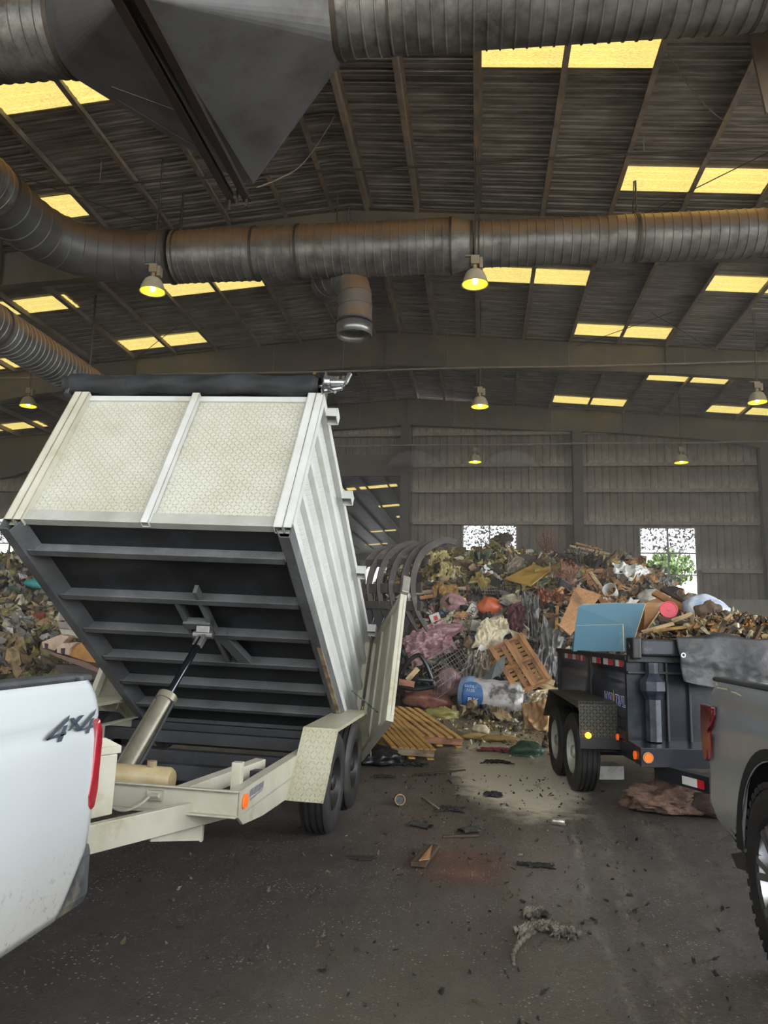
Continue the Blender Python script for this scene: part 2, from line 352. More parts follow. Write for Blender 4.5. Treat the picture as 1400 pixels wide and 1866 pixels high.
# windows
glass_clean = NT('window_glass'); N = glass_clean
tr = N.n('ShaderNodeBsdfTransparent'); tl = N.n('ShaderNodeBsdfTranslucent'); tl.inputs[0].default_value = (.85, .88, .86, 1)
di = N.n('ShaderNodeBsdfDiffuse'); di.inputs[0].default_value = lin('47443e'); mx = N.n('ShaderNodeMixShader'); mx2 = N.n('ShaderNodeMixShader')
N.l(N.ramp(N.noise(N.coord(), 16, 8, .85), .52, .6), mx.inputs[0]); N.l(tr.outputs[0], mx.inputs[1]); N.l(tl.outputs[0], mx.inputs[2])
s_ = N.n('ShaderNodeSeparateXYZ'); N.l(N.coord(), s_.inputs[0])
N.l(N.math('MULTIPLY', N.ramp(N.noise(N.coord(), 11, 8, .85), .47, .53), N.ramp(s_.outputs[2], 4.9, 5.15)), mx2.inputs[0]); N.l(mx.outputs[0], mx2.inputs[1]); N.l(di.outputs[0], mx2.inputs[2]); N.l(mx2.outputs[0], N.out.inputs[0])
fram_m = M('window_frame_grey', '8b8b86', '6b6b66', 4, .6)
for i, (x0, x1, z0, z1) in enumerate(W):
    m = MB(); Y = YB+.2
    for x in (x0, (x0+x1)/2, x1): m.bb((x-.03, Y-.04, z0), (x+.03, Y+.04, z1))
    for z in (z0, z0+(z1-z0)*.333, z0+(z1-z0)*.64, z1): m.bb((x0, Y-.035, z-.025), (x1, Y+.035, z+.025))
    o = struct(m.build('window_%d' % (i+1), fram_m))
    g = MB(); g.bb((x0, Y-.004, z0+(z1-z0)*(.0 if i == 0 else .64)), (x1, Y+.004, z1)); g.build('glass_pane', glass_clean.m, o)
# girts on the back wall
girt_m = M('dusty_girt', '8a8276', '6e675c', 3, .7)
k = len(PX)+1
for z in (10.06, 8.68, 7.57, 6.2):
    for a, b in ((RX+.35, 3.85), (4.35, 11.25), (11.8, 16.2)):
        m = MB(); m.bb((a, YB-.12, z-.03), (b, YB+.1, z+.045)); m.bb((a, YB-.13, z-.1), (b, YB-.115, z+.045)); struct(m.build('trim_%d' % k, girt_m)); k += 1
m = MB(); m.bb((8.95, YB-.12, 4.25), (11.25, YB+.1, 4.33)); m.bb((8.95, YB-.13, 4.16), (11.25, YB-.115, 4.33)); struct(m.build('trim_%d' % k, girt_m)); k += 1
for z in (10.0, 8.7, 7.6, 6.45):
    m = MB(); m.bb((-25.9, YB-.12, z-.03), (-11.6 if z < 9 else RX-.3, YB+.1, z+.05)); struct(m.build('trim_%d' % k, girt_m)); k += 1
colm = M('wall_column_brown', '4f4840', '3d3833', 1.5, .7, 0, dirt='857b6b', dscale=6, dlo=.66, dhi=.7)
for x, lab in ((-3.1, 'back wall steel column at the edge of the dark opening'), (4.1, 'back wall steel column between the two bright windows'), (11.5, 'back wall steel column at the right edge of the picture'), (-20.1, 'back wall steel column beside the bright window at far left')):
    zt = roofz(x)-.25-fdepth(x); m = MB()
    m.bb((x-.2, YB-.5, 0), (x+.2, YB-.48, zt)); m.bb((x-.2, YB-.16, 0), (x+.2, YB-.14, zt)); m.bb((x-.01, YB-.49, 0), (x+.01, YB-.15, zt))
    tag(m.build('wall_column', colm), lab, 'column', 'back wall columns')
# tree outside the right window
def leaf_cloud(name, mats, c, r, n, size, parent=None, flat=.8, tw=None):
    m = MB()
    for i in range(n):
        p = Vector(rng.normal(0, 1, 3)); p = p.normalized()*r*(random.random()**.4); p.z *= flat; p += Vector(c)
        q = Euler([random.uniform(0, 6.3) for _ in range(3)]).to_matrix(); s = size*random.uniform(.6, 1.4); m.mat = random.randrange(len(mats))
        m.add([p+q@Vector(v) for v in ((-s, 0, 0), (0, -s*.5, .1*s), (s, 0, 0), (0, s*.5, .1*s))], [(0, 1, 2, 3)])
    return m.build(name, mats, parent, fix=False)
t = empty('tree', (9.9, 41, 0), label='leafy green tree outside, seen through the right window', cat='tree')
leaf_cloud('foliage', [M('leaf_green', '3f5a26', '314a1e'), M('leaf_light', '5d7a34', '4d6a2a')], (-.1, 0, 5.1), 1.25, 1500, .12, t)
m = MB(); m.sweep(spath([(0, 0, 0), (.1, 0, 1.8), (-.1, 0, 3.5), (0, 0, 4.6)], 5), .13, 8); m.build('trunk', M('bark', '5c4a38', '473829', 6), t)
# ================================================================== DUCTS
duct_m = M('galvanised_duct', '7e7e7c', '5d5d5c', 3, .42, .45, .15, 25, dirt='3f3c39', dscale=1.6, dlo=.45, dhi=.7, topdust='a3835f')
hood_m = M('galvanised_hood', '606164', '525356', 1.1, .5, .4, .1, 18, dirt='45423f', dscale=1.2, dlo=.5, dhi=.75, topdust='7b6248')
strap_m = M('dark_strap', '4a433c', '38322d', 3, .6, .3)
def seam_duct(m, path, r, step=.185, n=40, rfun=None):
    """spiral-seam duct: raised ring every step along the path"""
    P = [Vector(p) for p in path]; L = [0]
    for a, b in zip(P[:-1], P[1:]): L.append(L[-1]+(b-a).length)
    tot = L[-1]; ss = []; rr = []
    s = 0
    while s < tot:
        for ds, dr in ((0, 0), (step*.80, 0), (step*.85, .016), (step*.93, .016), (step*.97, 0)):
            if s+ds < tot: ss.append(s+ds); rr.append(dr)
        s += step
    pts = []
    for s in ss:
        i = min(max(np.searchsorted(L, s)-1, 0), len(P)-2); t = (s-L[i])/(L[i+1]-L[i]); pts.append(P[i].lerp(P[i+1], t))
    rad = [(rfun(s, p) if rfun else r)+d for s, p, d in zip(ss, pts, rr)]
    m.sweep(pts, rad, n)
def ring(m, c, ax, r, w=.05, t=.03):
    c = Vector(c); a = Vector(ax).normalized(); m.sweep([c-a*w/2, c+a*w/2], r+t, 36)
def hanger(root, x, y, z, r, roof=True):
    k = MB(); ring(k, (x, y, z), (1, 0, 0), r, .04, .012); k.build('strap', strap_m, root, smooth='auto')
    k = MB(); zt = roofz(x)-.05
    k.cyl((x, y-.02, z+r), (x, y-.02, zt), .022, 6); k.cyl((x-.07, y, z+r), (x-.03, y, zt), .012, 6); k.box((x, y, z+r+.05), (.1, .08, .14)); k.build('hanging_rod', strap_m, root)
root = empty('air_duct', label='long dusty spiral duct crossing the whole roof and bending toward the viewer at left', cat='duct')
m = MB(); xs = [7.9+2.2*i for i in range(5)]
seam_duct(m, [(16, 15.8, 9.95), (9, 15.8, 9.95), (-.15, 15.8, 9.95)], .485); m.build('slim_duct_run', duct_m, root, smooth='auto')
m = MB(); m.sweep([(-.15, 15.8, 9.95), (-.2, 15.8, 9.95), (-.6, 15.8, 9.95)], [.485, .5, .6], 40, False); m.build('reducer', duct_m, root, smooth='auto')
path = [(-.6, 15.8, 9.95), (-4, 15.8, 9.95), (-7.0, 15.8, 9.95)]; m = MB(); seam_duct(m, path, .58); m.build('wide_duct_run', duct_m, root, smooth='auto')
el = spath([(-7.0, 15.8, 9.95), (-7.9, 15.72, 9.95), (-8.75, 15.4, 9.95), (-9.3, 14.8, 9.95), (-9.5, 14.0, 9.95), (-9.5, 12.9, 9.95)], 8)
m = MB(); seam_duct(m, el, .58, .42); m.build('elbow', hood_m, root, smooth='auto')
m = MB(); seam_duct(m, [(-9.5, 12.9, 9.95), (-9.5, 6, 9.95)], .58); m.build('near_duct_run', duct_m, root, smooth='auto')
for c_, ax_, r_, w_, t_ in [((x, 15.8, 9.95), (1, 0, 0), .58, .05, .03) for x in (-.6, -4.0, -5.0, -7.0)]+[((-.15, 15.8, 9.95), (1, 0, 0), .485, .05, .03), ((3.3, 15.8, 9.95), (1, 0, 0), .485, .04, .02), ((-9.5, 12.9, 9.95), (0, 1, 0), .58, .05, .03)]:
    m = MB(); ring(m, c_, ax_, r_, w_, t_); m.build('joint_ring', strap_m, root, smooth='auto')
for x, r in ((-6.8, .58), (0.0, .485), (3.35, .485), (6.9, .485)): hanger(root, x, 15.8, 9.95, r)
# downward branch
root = empty('branch_duct', label='short elbow duct hanging open below the long duct', cat='duct')
el = spath([(-3.6, 16.9, 9.65), (-3.3, 16.45, 9.6), (-2.85, 16.15, 9.3), (-2.75, 16.1, 8.7), (-2.75, 16.1, 8.25)], 7)
m = MB(); seam_duct(m, el, .38, .3); m.build('elbow', hood_m, root, smooth='auto')
m = MB(); m.sweep([(-2.75, 16.1, 8.32), (-2.75, 16.1, 8.05)], .39, 32, False); m.build('open_collar', M('bright_galv', '8a8a88', '6c6c6c', 4, .35, .7), root, smooth='auto', solid=.01)
m = MB(); m.cyl((-3.3, 16.45, 9.9), (-3.3, 16.45, roofz(-3.3)-.1), .02, 6); m.build('hanging_rod', strap_m, root)
# lower left duct
root = empty('air_duct', label='lower dusty duct running back at the far left, its end behind the tarp roll', cat='duct')
m = MB(); seam_duct(m, [(-11.15, 9, 8.35), (-11.1, 17, 8.35), (-11.1, 22.5, 8.35)], .50); m.build('duct_run', duct_m, root, smooth='auto')
for y in (15.6, 20.0):
    k = MB(); ring(k, (-11.1, y, 8.35), (0, 1, 0), .5, .05, .02); k.build('strap', strap_m, root, smooth='auto'); k = MB(); k.cyl((-11.1, y, 8.8), (-11.1, y, roofz(-11)-.1), .03, 6); k.build('hanging_rod', strap_m, root)
# near overhead duct + hood
root = empty('extraction_hood', (-3.93, 9.3, 10.1), label='large wedge shaped sheet metal hood hanging at the top left', cat='hood')
import bmesh as _bm
b = _bm.new(); r = .62
for sx in (-2.0, 2.0):
    for j in range(40): a = 2*math.pi*j/40; b.verts.new((sx, r*math.cos(a), r*math.sin(a)))
for p in ((0.05, -1.9, -1.4), (.3, 1.85, -1.4), (-.12, -1.9, -1.4), (.12, 1.8, -1.4)): b.verts.new(p)
_bm.ops.convex_hull(b, input=b.verts); me = bpy.data.meshes.new('hood_shell'); b.to_mesh(me); b.free(); me.materials.append(hood_m)
o = bpy.data.objects.new('hood_shell', me); col.objects.link(o); o.parent = root
m = MB(); rail = M('dark_rust_rail', '2e2421', '231d1c', 4, .6)
for dx in (-.13, .13):
    m.bb((dx-.015, -3.2, -1.56), (dx+.015, 2.1, -1.4)); m.bb((dx-.06, -3.2, -1.57), (dx+.06, 2.1, -1.555))
m.bb((.12, 2.0, -1.7), (.16, 2.04, -1.4)); m.bb((-.16, 2.0, -1.75), (-.13, 2.04, -1.4)); m.bb((-.02, 1.95, -1.72), (.01, 1.98, -1.4))
m.build('support_channel', rail, root)
for sx in (-2.0, 2.0): m = MB(); ring(m, (sx, 0, 0), (1, 0, 0), .62, .07, .035); m.build('flange_ring', strap_m, root, smooth='auto')
for a, b_ in (((.9, -.9, -.87), (1.9, .1, -.66)), ((.35, .9, -1.28), (1.4, .55, -.83)), ((-.4, .2, -1.235), (-1.3, .1, -.89)), ((-.4, 1.1, -1.22), (-1.4, .4, -.84))):
    m = MB(); m.cyl(a, b_, .010, 6); m.build('seam_rib', hood_m, root)
for x_, y_, z_, w_ in ((.3, 1.5, -1, -3.6), (-1.1, .5, .3, -5)): m = MB(); m.cyl((x_, y_, z_), (x_, y_, roofz(w_)-10.15), .03, 8); m.build('hanging_rod', strap_m, root)
root = empty('overhead_duct', label='wide ribbed duct running right from the hood along the top edge', cat='duct')
m = MB(); seam_duct(m, [(-1.9, 9.3, 10.1), (3, 9.35, 10.1), (9, 9.4, 10.1)], .62); m.build('duct_run', duct_m, root, smooth='auto')
hanger(root, -1.2, 9.3, 10.1, .62); hanger(root, 3.6, 9.35, 10.1, .62)
root = empty('overhead_duct', label='wide ribbed duct running left from the hood out of the top left corner', cat='duct')
m = MB(); seam_duct(m, [(-5.95, 9.3, 10.1), (-9, 9.3, 10.1), (-12, 9.3, 10.1)], .62); m.build('duct_run', duct_m, root, smooth='auto'); hanger(root, -8.6, 9.3, 10.1, .62)
# rusty bracket plate at top right corner
m = MB(); m.prism([at(1368, 60, Y=11), at(1400, 52, Y=11), at(1440, 60, Y=11), at(1440, 210, Y=11), at(1397, 205, Y=11), at(1376, 110, Y=11)], (0, .06, 0))
tag(m.build('hanging_plate', M('tan_dusty_plate', '75695d', '5f554b', 3, .7)), 'curved dusty metal plate hanging at the top right corner', 'metal plate')
# dangling cable
def cable(pts, r, name, mat, label=None, cat=None, group=None, n=6):
    m = MB(); m.sweep(spath(pts, n), r, 6); return tag(m.build(name, mat), label, cat, group)
cab_m = M('dusty_cable', '7a6e60', '5c5248', 5, .7)
cable([at(468, 342, Y=11.3), at(510, 325, Y=11.8), at(550, 300, Y=12.3), at(590, 245, Y=13), at(614, 205, Y=13.8)], .012, 'dangling_cable', cab_m, 'loose dusty cable swinging from the tip of the hood to the roof', 'cable')
cable([at(1218, 100, Y=12), at(1270, 175, Y=12), at(1330, 225, Y=12), at(1400, 228, Y=12)], .009, 'dangling_cable', cab_m, 'thin cable drooping from the roof at the top right', 'cable')
# long thin pipes
pipe_m = M('dusty_pipe', '8b8378', '6e665c', 3, .6)
def pipe(y, z, x0, x1, r, label, drops=(), pm=None):
    root = empty('water_pipe', (0, y, z), label=label, cat='pipe')
    m = MB(); m.sweep([(x0+(x1-x0)*i/14, 0, .02*math.sin(i*1.7)) for i in range(15)], r, 8); m.build('pipe_run', pm or pipe_m, root)
    for d in drops: m = MB(); m.cyl((d, 0, 0), (d, 0, roofz(d)-z-.01), .008, 5); m.build('hanger_wire', pipe_m, root)
pipe(24.3, 10.15, -20, 13, .03, 'thin water pipe running across under the middle roof beam', (-14, -6.9, -4.5, -1, 2.9, 6.5))
pipe(31.2, 9.28, -11, 15, .035, 'thin water pipe running across in front of the back wall', (-5, -1, 3, 8, 12))
dark_pipe = pipe(14.2, 10.85, -12, 12, .022, 'thin dark pipe hung below the purlins in front of the nearest beam', (-8, 3.2), M('dark_pipe', '332d28', '28231f'))
# thin braces
m_ = strap_m
for a, b_ in (((3.2, 24.5, 10.9), (5.6, 22, 10.9)), ((7.5, 24.5, 10.6), (5.0, 22, 10.9)), ((-12, 24.4, 10.7), (-9.5, 22.2, 11.0)), ((3.4, 16.8, 10.9), (6, 14, 10.9)), ((-10.2, 13.5, 11), (-7.6, 16.5, 11.1))):
    m = MB(); m.cyl(a, b_, .011, 5); tag(m.build('brace_rod', m_), 'thin diagonal brace rod under the roof purlins', 'brace rod', 'roof brace rods')
# ================================================================== LAMPS
shade_m = M('lamp_shade_dusty', 'a39a84', '8d836c', 5, .6); ball_m = M('lamp_ballast', '8a7c68', '6f6352', 5, .6)
def glow():
    N = NT('lamp_reflector_glow'); N.b.inputs['Base Color'].default_value = lin('c8c050'); N.b.inputs['Emission Color'].default_value = lin('e6dc10'); N.b.inputs['Emission Strength'].default_value = .2; return N.m
glow_m = glow(); bulb_m = M('lamp_bulb', 'fffff0', emit='fffdc8', estr=3.0)
def lamp(x, y, z, label):
    t = empty('high_bay_lamp', (x, y, z), label=label, cat='lamp', group='high bay lamps')
    m = MB(); prof = [(.085, .30), (.12, .29), (.17, .25), (.21, .17), (.24, .08), (.262, 0), (.275, -.01)]
    m.lathe(prof, 32); m.build('lamp_shade', shade_m, t, smooth='auto')
    m = MB(); m.lathe([(max(r-.012, 0), h-.004) for r, h in prof[1:-1]][::-1]+[(.0, .28)], 32); m.build('reflector', glow_m, t, smooth=True)
    m = MB(); m.lathe([(0, .0), (.035, .01), (.055, .05), (.05, .12), (.03, .2), (.02, .27), (0, .275)], 16); m.build('bulb', bulb_m, t, smooth=True)
    m = MB(); m.box((0, 0, .35), (.07, .07, .12)); m.box((0, 0, .5), (.17, .16, .18)); m.box((.12, .02, .44), (.07, .16, .22)); m.box((-.08, 0, .60), (.24, .08, .03)); m.build('ballast_box', ball_m, t, bevel=.01)
    m = MB(); m.sweep([(0, 0, .6), (0, .0, .85), (.01, 0, roofz(x)-z+.0)], .012, 6); m.sweep([(.05, 0, .55), (.06, .0, .9), (.05, 0, roofz(x)-z+.0)], .006, 6); m.build('hanging_wire', strap_m, t)
for px, py, Y, lab in ((278, 531, 14.5, 'lit high bay lamp below the left end of the long duct, near the bend'), (866, 518, 14.5, 'lit high bay lamp in front of the step in the long duct'),
                       (875, 741, 22.3, 'high bay lamp hanging in front of the farthest roof beam, centre'), (866, 842, 30.0, 'small high bay lamp low before the back wall, left of two'),
                       (1242, 843, 29.5, 'small high bay lamp hanging above the right window'), (1381, 733, 22.3, 'high bay lamp at the right edge under the skylights'),
                       (51, 740, 22.3, 'high bay lamp at the left edge, left of the tarp roll')):
    lamp(*at(px, py, Y=Y), lab)
# fine water mist under two nozzles
mist = bpy.data.materials.new('water_mist'); mist.use_nodes = True; nt = mist.node_tree; nt.nodes.remove(nt.nodes['Principled BSDF'])
vs_ = nt.nodes.new('ShaderNodeVolumeScatter'); vs_.inputs['Density'].default_value = .22; vs_.inputs['Color'].default_value = (1, .97, .93, 1); nt.links.new(vs_.outputs[0], nt.nodes['Material Output'].inputs['Volume'])
for px, lab in ((755, 'faint mist fan falling from the nozzle beside the opening'), (931, 'faint mist fan falling from the nozzle right of the lamp')):
    p = at(px, 818, Y=30.6); m = MB(); m.lathe([(.02, 0), (.9, -.35), (1.15, -.75), (0.01, -.8)], 20, 'z', p)
    tag(m.build('mist_spray', mist), lab, 'water mist', kind='stuff')
# ================================================================== VEHICLE MATERIALS
wht = M('trailer_white_paint', 'b8bab7', 'a8a9a4', 2.2, .38, 0, .05, 40, dirt='9d9a84', dscale=2.2, dlo=.56, dhi=.75)
wht2 = M('trailer_cream_paint', 'b0ae9f', '9d9a89', 2.5, .42, 0, .05, 40, dirt='8f8767', dscale=3, dlo=.55, dhi=.75)
tr_xz = tread('tread_plate_front', 'b6b6ab', 'a9a796', 'xz'); tr_yz = tread('tread_plate_side', 'bec1c0', 'b0b3af', 'yz', .028); tr_xy = tread('tread_plate_fender', 'b3b09a', '9d997f', 'xy', .03)
under = M('bed_underside_black', '222325', '17181a', 2, .5, .1, .1, 14, dirt='3d4045', dscale=1.4, dlo=.5, dhi=.75)
under2 = M('bed_underside_grey', '5b5d5e', '454647', 3, .45, .1, dirt='6d7072', dscale=2, dlo=.55, dhi=.75)
rust = M('rusty_edge', '6b5138', 'a99c82', 6, .7)
rubber = M('tyre_rubber', '1d1d1e', '262524', 6, .6, 0, .15, 60, dirt='3c3834', dscale=3, dlo=.55, dhi=.8)
rim_blk = M('black_rim', '1b1a19', '2a2725', 5, .45, .2, dirt='5e4a38', dscale=6, dlo=.62, dhi=.75)
rim_wht = M('grey_painted_rim', 'a5a69c', '7f8078', 4, .45, .1, dirt='4f4d47', dscale=5, dlo=.55, dhi=.7)
tarp_m = M('black_tarp', '242628', '17191a', 3, .7, 0, .8, 7, spec=.3)
chrome = M('chrome_steel', 'b9bbbd', '8a8c8f', 8, .25, .9)
blk = M('trailer_black_paint', '1c2029', '15181f', 1.6, .3, 0, .05, 30, dirt='3b424d', dscale=2.4, dlo=.52, dhi=.8, coat=.3)
blk2 = M('trailer_black_matte', '1a1b1e', '232427', 3, .5, 0, .1, 30)
def speckled():
    m_ = blk.copy(); return m_
amber = M('amber_marker', 'd8591f', 'e0702c', 5, .25, emit='e0571a', estr=.15); amber_on = M('amber_marker_lit', 'f0a020', emit='ffb020', estr=1.6)
red_m = M('red_reflector', 'b3202a', 'c83038', 5, .3); wrf = M('white_reflector', 'dcdcd8', 'c8c8c4', 5, .3)
def tyre(parent, c, rad, width, rim_r, rim_mat, side=-1, spokes=0, name='wheel', lugs=False):
    """wheel with its axis along x; side = which way the rim face looks"""
    w2 = width/2; m = MB(); prof = []
    prof = [(rim_r, -w2*.78), (rim_r+.02, -w2*.95), (lerp(rim_r, rad, .55), -w2*1.04), (rad-.03, -w2*.96), (rad-.008, -w2*.8)]
    g = [-.62, -.22, .22, .62]
    for q in g: prof += [(rad, w2*(q-.08)), (rad-.012, w2*(q-.06)), (rad-.012, w2*(q+.06)), (rad, w2*(q+.08))]
    prof += [(rad-.008, w2*.8), (rad-.03, w2*.96), (lerp(rim_r, rad, .55), w2*1.04), (rim_r+.02, w2*.95), (rim_r, w2*.78)]
    m.lathe(prof, 56, 'x', c)
    if lugs:
        for k in range(44):
            a = 2*math.pi*k/44
            for s in (-1, 1):
                q = Vector((s*w2*.72, math.cos(a+(s > 0)*.07)*rad, math.sin(a+(s > 0)*.07)*rad))
                m.box(Vector(c)+q, (w2*.42, .035, .03), Euler((a+math.pi/2, 0, 0)))
    t = m.build(name, rubber, parent, smooth='auto')
    m = MB(); f = side*w2
    m.lathe([(rim_r+.004, f*.8), (rim_r-.012, f*.9), (rim_r-.02, f*.75), (rim_r-.05, f*.2), (rim_r*.62, f*(.05 if not spokes else -.2)), (rim_r*.55, f*.1), (rim_r*.42, f*.35), (.07, f*.38), (.06, f*.75), (.045, f*.85), (0, f*.86)], 40, 'x', c)
    if spokes:
        for k in range(spokes):
            a = 2*math.pi*k/spokes
            for da in (-.16, .16):
                p0 = Vector(c)+Vector((f*.72, math.cos(a)*.05, math.sin(a)*.05)); p1 = Vector(c)+Vector((f*.82, math.cos(a+da)*rim_r*.93, math.sin(a+da)*rim_r*.93)); m.beam(p0, p1, .035, .05, (1, 0, 0))
    else:
        for k in range(8):
            a = 2*math.pi*k/8; q = Vector(c)+Vector((f*.42, math.cos(a)*rim_r*.3, math.sin(a)*rim_r*.3)); m.cyl(q, q+Vector((f*.12, 0, 0)), .009, 6)
    m.build('rim', rim_mat, t, smooth='auto'); return t
def local_at(mw, px, py, axis, val):
    inv = mw.inverted(); o = inv @ Vector((0, 0, H)); d = inv.to_3x3() @ ray(px, py); t = (val-o[axis])/d[axis]; return o+d*t
# ================================================================== WHITE DUMP TRAILER
T = empty('dump_trailer', (-1.104, 6.163, 0), (0, .028, -.012), label='white tandem-axle dump trailer with its bed raised high, hitched behind the white pickup', cat='trailer')
TM = Matrix.Translation((-1.104, 6.163, 0)) @ Euler((0, .028, -.012)).to_matrix().to_4x4()
RLX, LLX, CX = -.246, -2.26, -1.253
m = MB()
for x, s in ((RLX, -1), (LLX, 1)):
    m.bb((x, -1.72, .48), (x+s*.008, 2.0, .63)); m.bb((x, -1.72, .622), (x+s*.065, 2.0, .63)); m.bb((x, -1.72, .48), (x+s*.065, 2.0, .488))
    m.prism([(x, -1.2, .38), (x, -.62, .36), (x, -.48, .47), (x, -.5, .50), (x, -1.72, .49), (x, -1.6, .42)], (s*.02, 0, 0))
m.bb((LLX, -1.72, .49), (RLX, -1.712, .63)); m.bb((LLX, -1.745, .622), (RLX, -1.712, .632)); m.bb((LLX, -1.76, .485), (RLX, -1.712, .495))
m.build('chassis_frame', wht2, T, bevel=.003)
for y in (-.9, -.35, .62, 1.15, 1.75):
    m = MB(); m.bb((LLX+.01, y-.04, .5), (RLX-.01, y+.04, .6)); m.build('crossmember', under, T)
for s in (1, -1):
    m = MB(); x = RLX if s == 1 else LLX; m.prism([(x-s*.02, -1.15, .405), (x-s*.02, -1.15, .545), (CX+s*.03, -3.3, .545), (CX+s*.03, -3.3, .405)], (-s*.065, -.03, 0)); m.build('tongue_rail', wht2, T, bevel=.003)
m = MB(); m.box((CX, -3.35, .5), (.2, .25, .12)); m.cyl((CX, -3.5, .62), (CX, -3.5, .45), .05, 12); m.build('coupler', under2, T, bevel=.005)
m = MB(); m.box((CX, -2.95, .75), (.08, .08, .75)); m.box((CX, -2.95, .38), (.2, .2, .015)); m.build('jack', wht2, T)
m = MB(); m.prism([(-.66, -1.93, .40), (-.50, -1.60, .40), (-.50, -1.60, .31), (-.66, -1.93, .375)], (-.01, .005, 0)); m.box((-.495, -1.59, .36), (.012, .03, .11)); m.build('gusset_plate', wht2, T)
# toolbox with V nose
def vbox(z0, z1, g): return [(-.80+g, -2.13+g, z0), (-1.09+g*.6, -2.80-g, z0), (-1.416-g*.6, -2.80-g, z0), (-1.706-g, -2.13+g, z0)], (0, 0, z1-z0)
m = MB(); m.prism(*vbox(.55, .86, 0)); tb = m.build('toolbox', wht2, T, bevel=.006)
m = MB(); m.prism(*vbox(.862, .90, .012)); a, _ = vbox(.90, 0, .012); b_, _ = vbox(.945, 0, -.05); m.add(a+b_, [(0, 1, 5, 4), (1, 2, 6, 5), (2, 3, 7, 6), (3, 0, 4, 7), (4, 5, 6, 7)]); m.build('toolbox_lid', wht2, tb, bevel=.004)
# hydraulic oil tank, inner posts
m = MB(); m.sweep([(-1.5, -1.45, .60), (-1.48, -1.45, .60), (-.78, -1.45, .60), (-.76, -1.45, .60)], [.065, .08, .08, .065], 20); tk = m.build('oil_tank', M('yellowed_plastic', 'a99b78', '8a7a57', 4, .45), T, smooth='auto')
m = MB(); m.cyl((-.9, -1.45, .675), (-.9, -1.45, .71), .03, 16); m.build('filler_cap', M('tank_cap', '7d6c52'), tk, smooth='auto')
m = MB(); m.beam((-.62, -1.66, .57), (-.42, -.72, .6), .08, .09); m.build('inner_rail', wht2, T, bevel=.003)
m = MB(); m.box((-.335, -1.5, .65), (.06, .06, .2)); m.build('rest_post', wht2, T, bevel=.003)
m = MB(); m.bb((-.245, -.2, .2), (-2.26, 1.1, .48)) if False else None
for y in (0, .86):
    m.cyl((-.15, y, .36), (-2.35, y, .36), .04, 12)
m.build('axle', under, T)
for y in (0, .86):
    tyre(T, (-.112, y, .383), .375, .222, .205, rim_blk, 1); tyre(T, (-2.395, y, .318), .375, .222, .205, rim_blk, -1)
# fenders
def fender(x0, x1, mat, T, yf, yr, zf, pts, name='fender'):
    """pts: front profile (y,z) below the knee, mirrored at the rear"""
    mid = (yf+yr)/2; pr = [p for p in pts[::-1]]+[(yf, zf), (yr, zf)]+[(2*mid-p[0], p[1]) for p in pts]
    m = MB(); n = len(pr); vs = [(x, y, z) for x in (x0, x1) for y, z in pr]; t = .006
    m.add(vs, [(j, j+1, n+j+1, n+j) for j in range(n-1)])
    for x in (x0, x1):
        for (y0_, z0_), (y1_, z1_) in zip(pr[:-1], pr[1:]): m.add([(x, y0_, z0_), (x, y1_, z1_), (x, y1_, z1_-.025), (x, y0_, z0_-.02 if z0_ == zf else z0_)], [(0, 1, 2, 3)])
    return m.build(name, mat, T, solid=t)
k2 = local_at(TM, 545, 1386, 0, -.247); bt = local_at(TM, 531, 1452, 0, -.247)
fender(.02, -.247, tr_xy, T, -.20, 1.233, .81, [(-.405, .58), (-.62, .355)]); fender(-2.26, -2.53, tr_xy, T, -.20, 1.233, .81, [(-.405, .58), (-.62, .355)])
# marker light, sticker, socket and cable
m = MB(); m.cyl((-.243, -1.615, .555), (-.232, -1.615, .555), .042, 24); m.build('amber_marker_light', amber, T, smooth='auto')
m = MB()
for i in range(9): y = -1.52+i*.033; m.prism([(-.2435, y, .555+.004*(i % 3)), (-.2435, y+.02, .555), (-.2435, y+.03, .60), (-.2435, y+.012, .598)], (.001, 0, 0))
m.prism([(-.2435, -1.5, .535), (-.2435, -1.25, .545), (-.2435, -1.24, .553), (-.2435, -1.5, .545)], (.001, 0, 0)); m.build('faded_sticker', M('sticker_grey', '5d6168', '8a8c90', 30, .5), T)
m = MB(); m.box((-.74, -1.735, .575), (.09, .03, .05)); m.cyl((-.76, -1.76, .575), (-.70, -1.775, .58), .012, 8); m.sweep(spath([(-.76, -1.77, .57), (-.80, -1.82, .53), (-.88, -1.86, .505), (-1.05, -1.86, .545), (-1.3, -2.0, .56)], 6), .007, 6); m.build('wiring_socket', wht2, T)
# hydraulic cylinder
A0, A1 = Vector((-1.24, -1.17, .52)), Vector((-1.06, -.33, 1.47)); d = (A1-A0)
m = MB(); m.cyl(A0, A0+d*.52, .062, 24); m.cyl(A0+d*.5, A0+d*.54, .075, 24); sx = d.cross(Vector((0, 0, 1))).normalized(); m.cyl(A0-sx*.07, A0-sx*.07+d*.5, .022, 12); m.box(A0+d*.01, (.16, .08, .1))
hc = m.build('hydraulic_cylinder', M('grimy_cylinder', '7d7868', '5b574b', 5, .4, .4), T, smooth='auto')
m = MB(); m.cyl(A0+d*.53, A0+d*.97, .027, 20); m.build('cylinder_rod', M('polished_rod', '4d5158', '2b2d31', 3, .15, .9), hc, smooth='auto')
m = MB(); m.box(A0+d*.95, (.07, .05, .11), d.to_track_quat('Z', 'Y').to_matrix()); m.cyl(A1-Vector((.08, 0, 0)), A1+Vector((.08, 0, 0)), .03, 14); m.box(A1+Vector((0, .02, .05)), (.11, .09, .07)); m.build('clevis', M('worn_steel', '80807c', '5b5b58', 10, .4, .7), hc, bevel=.006)
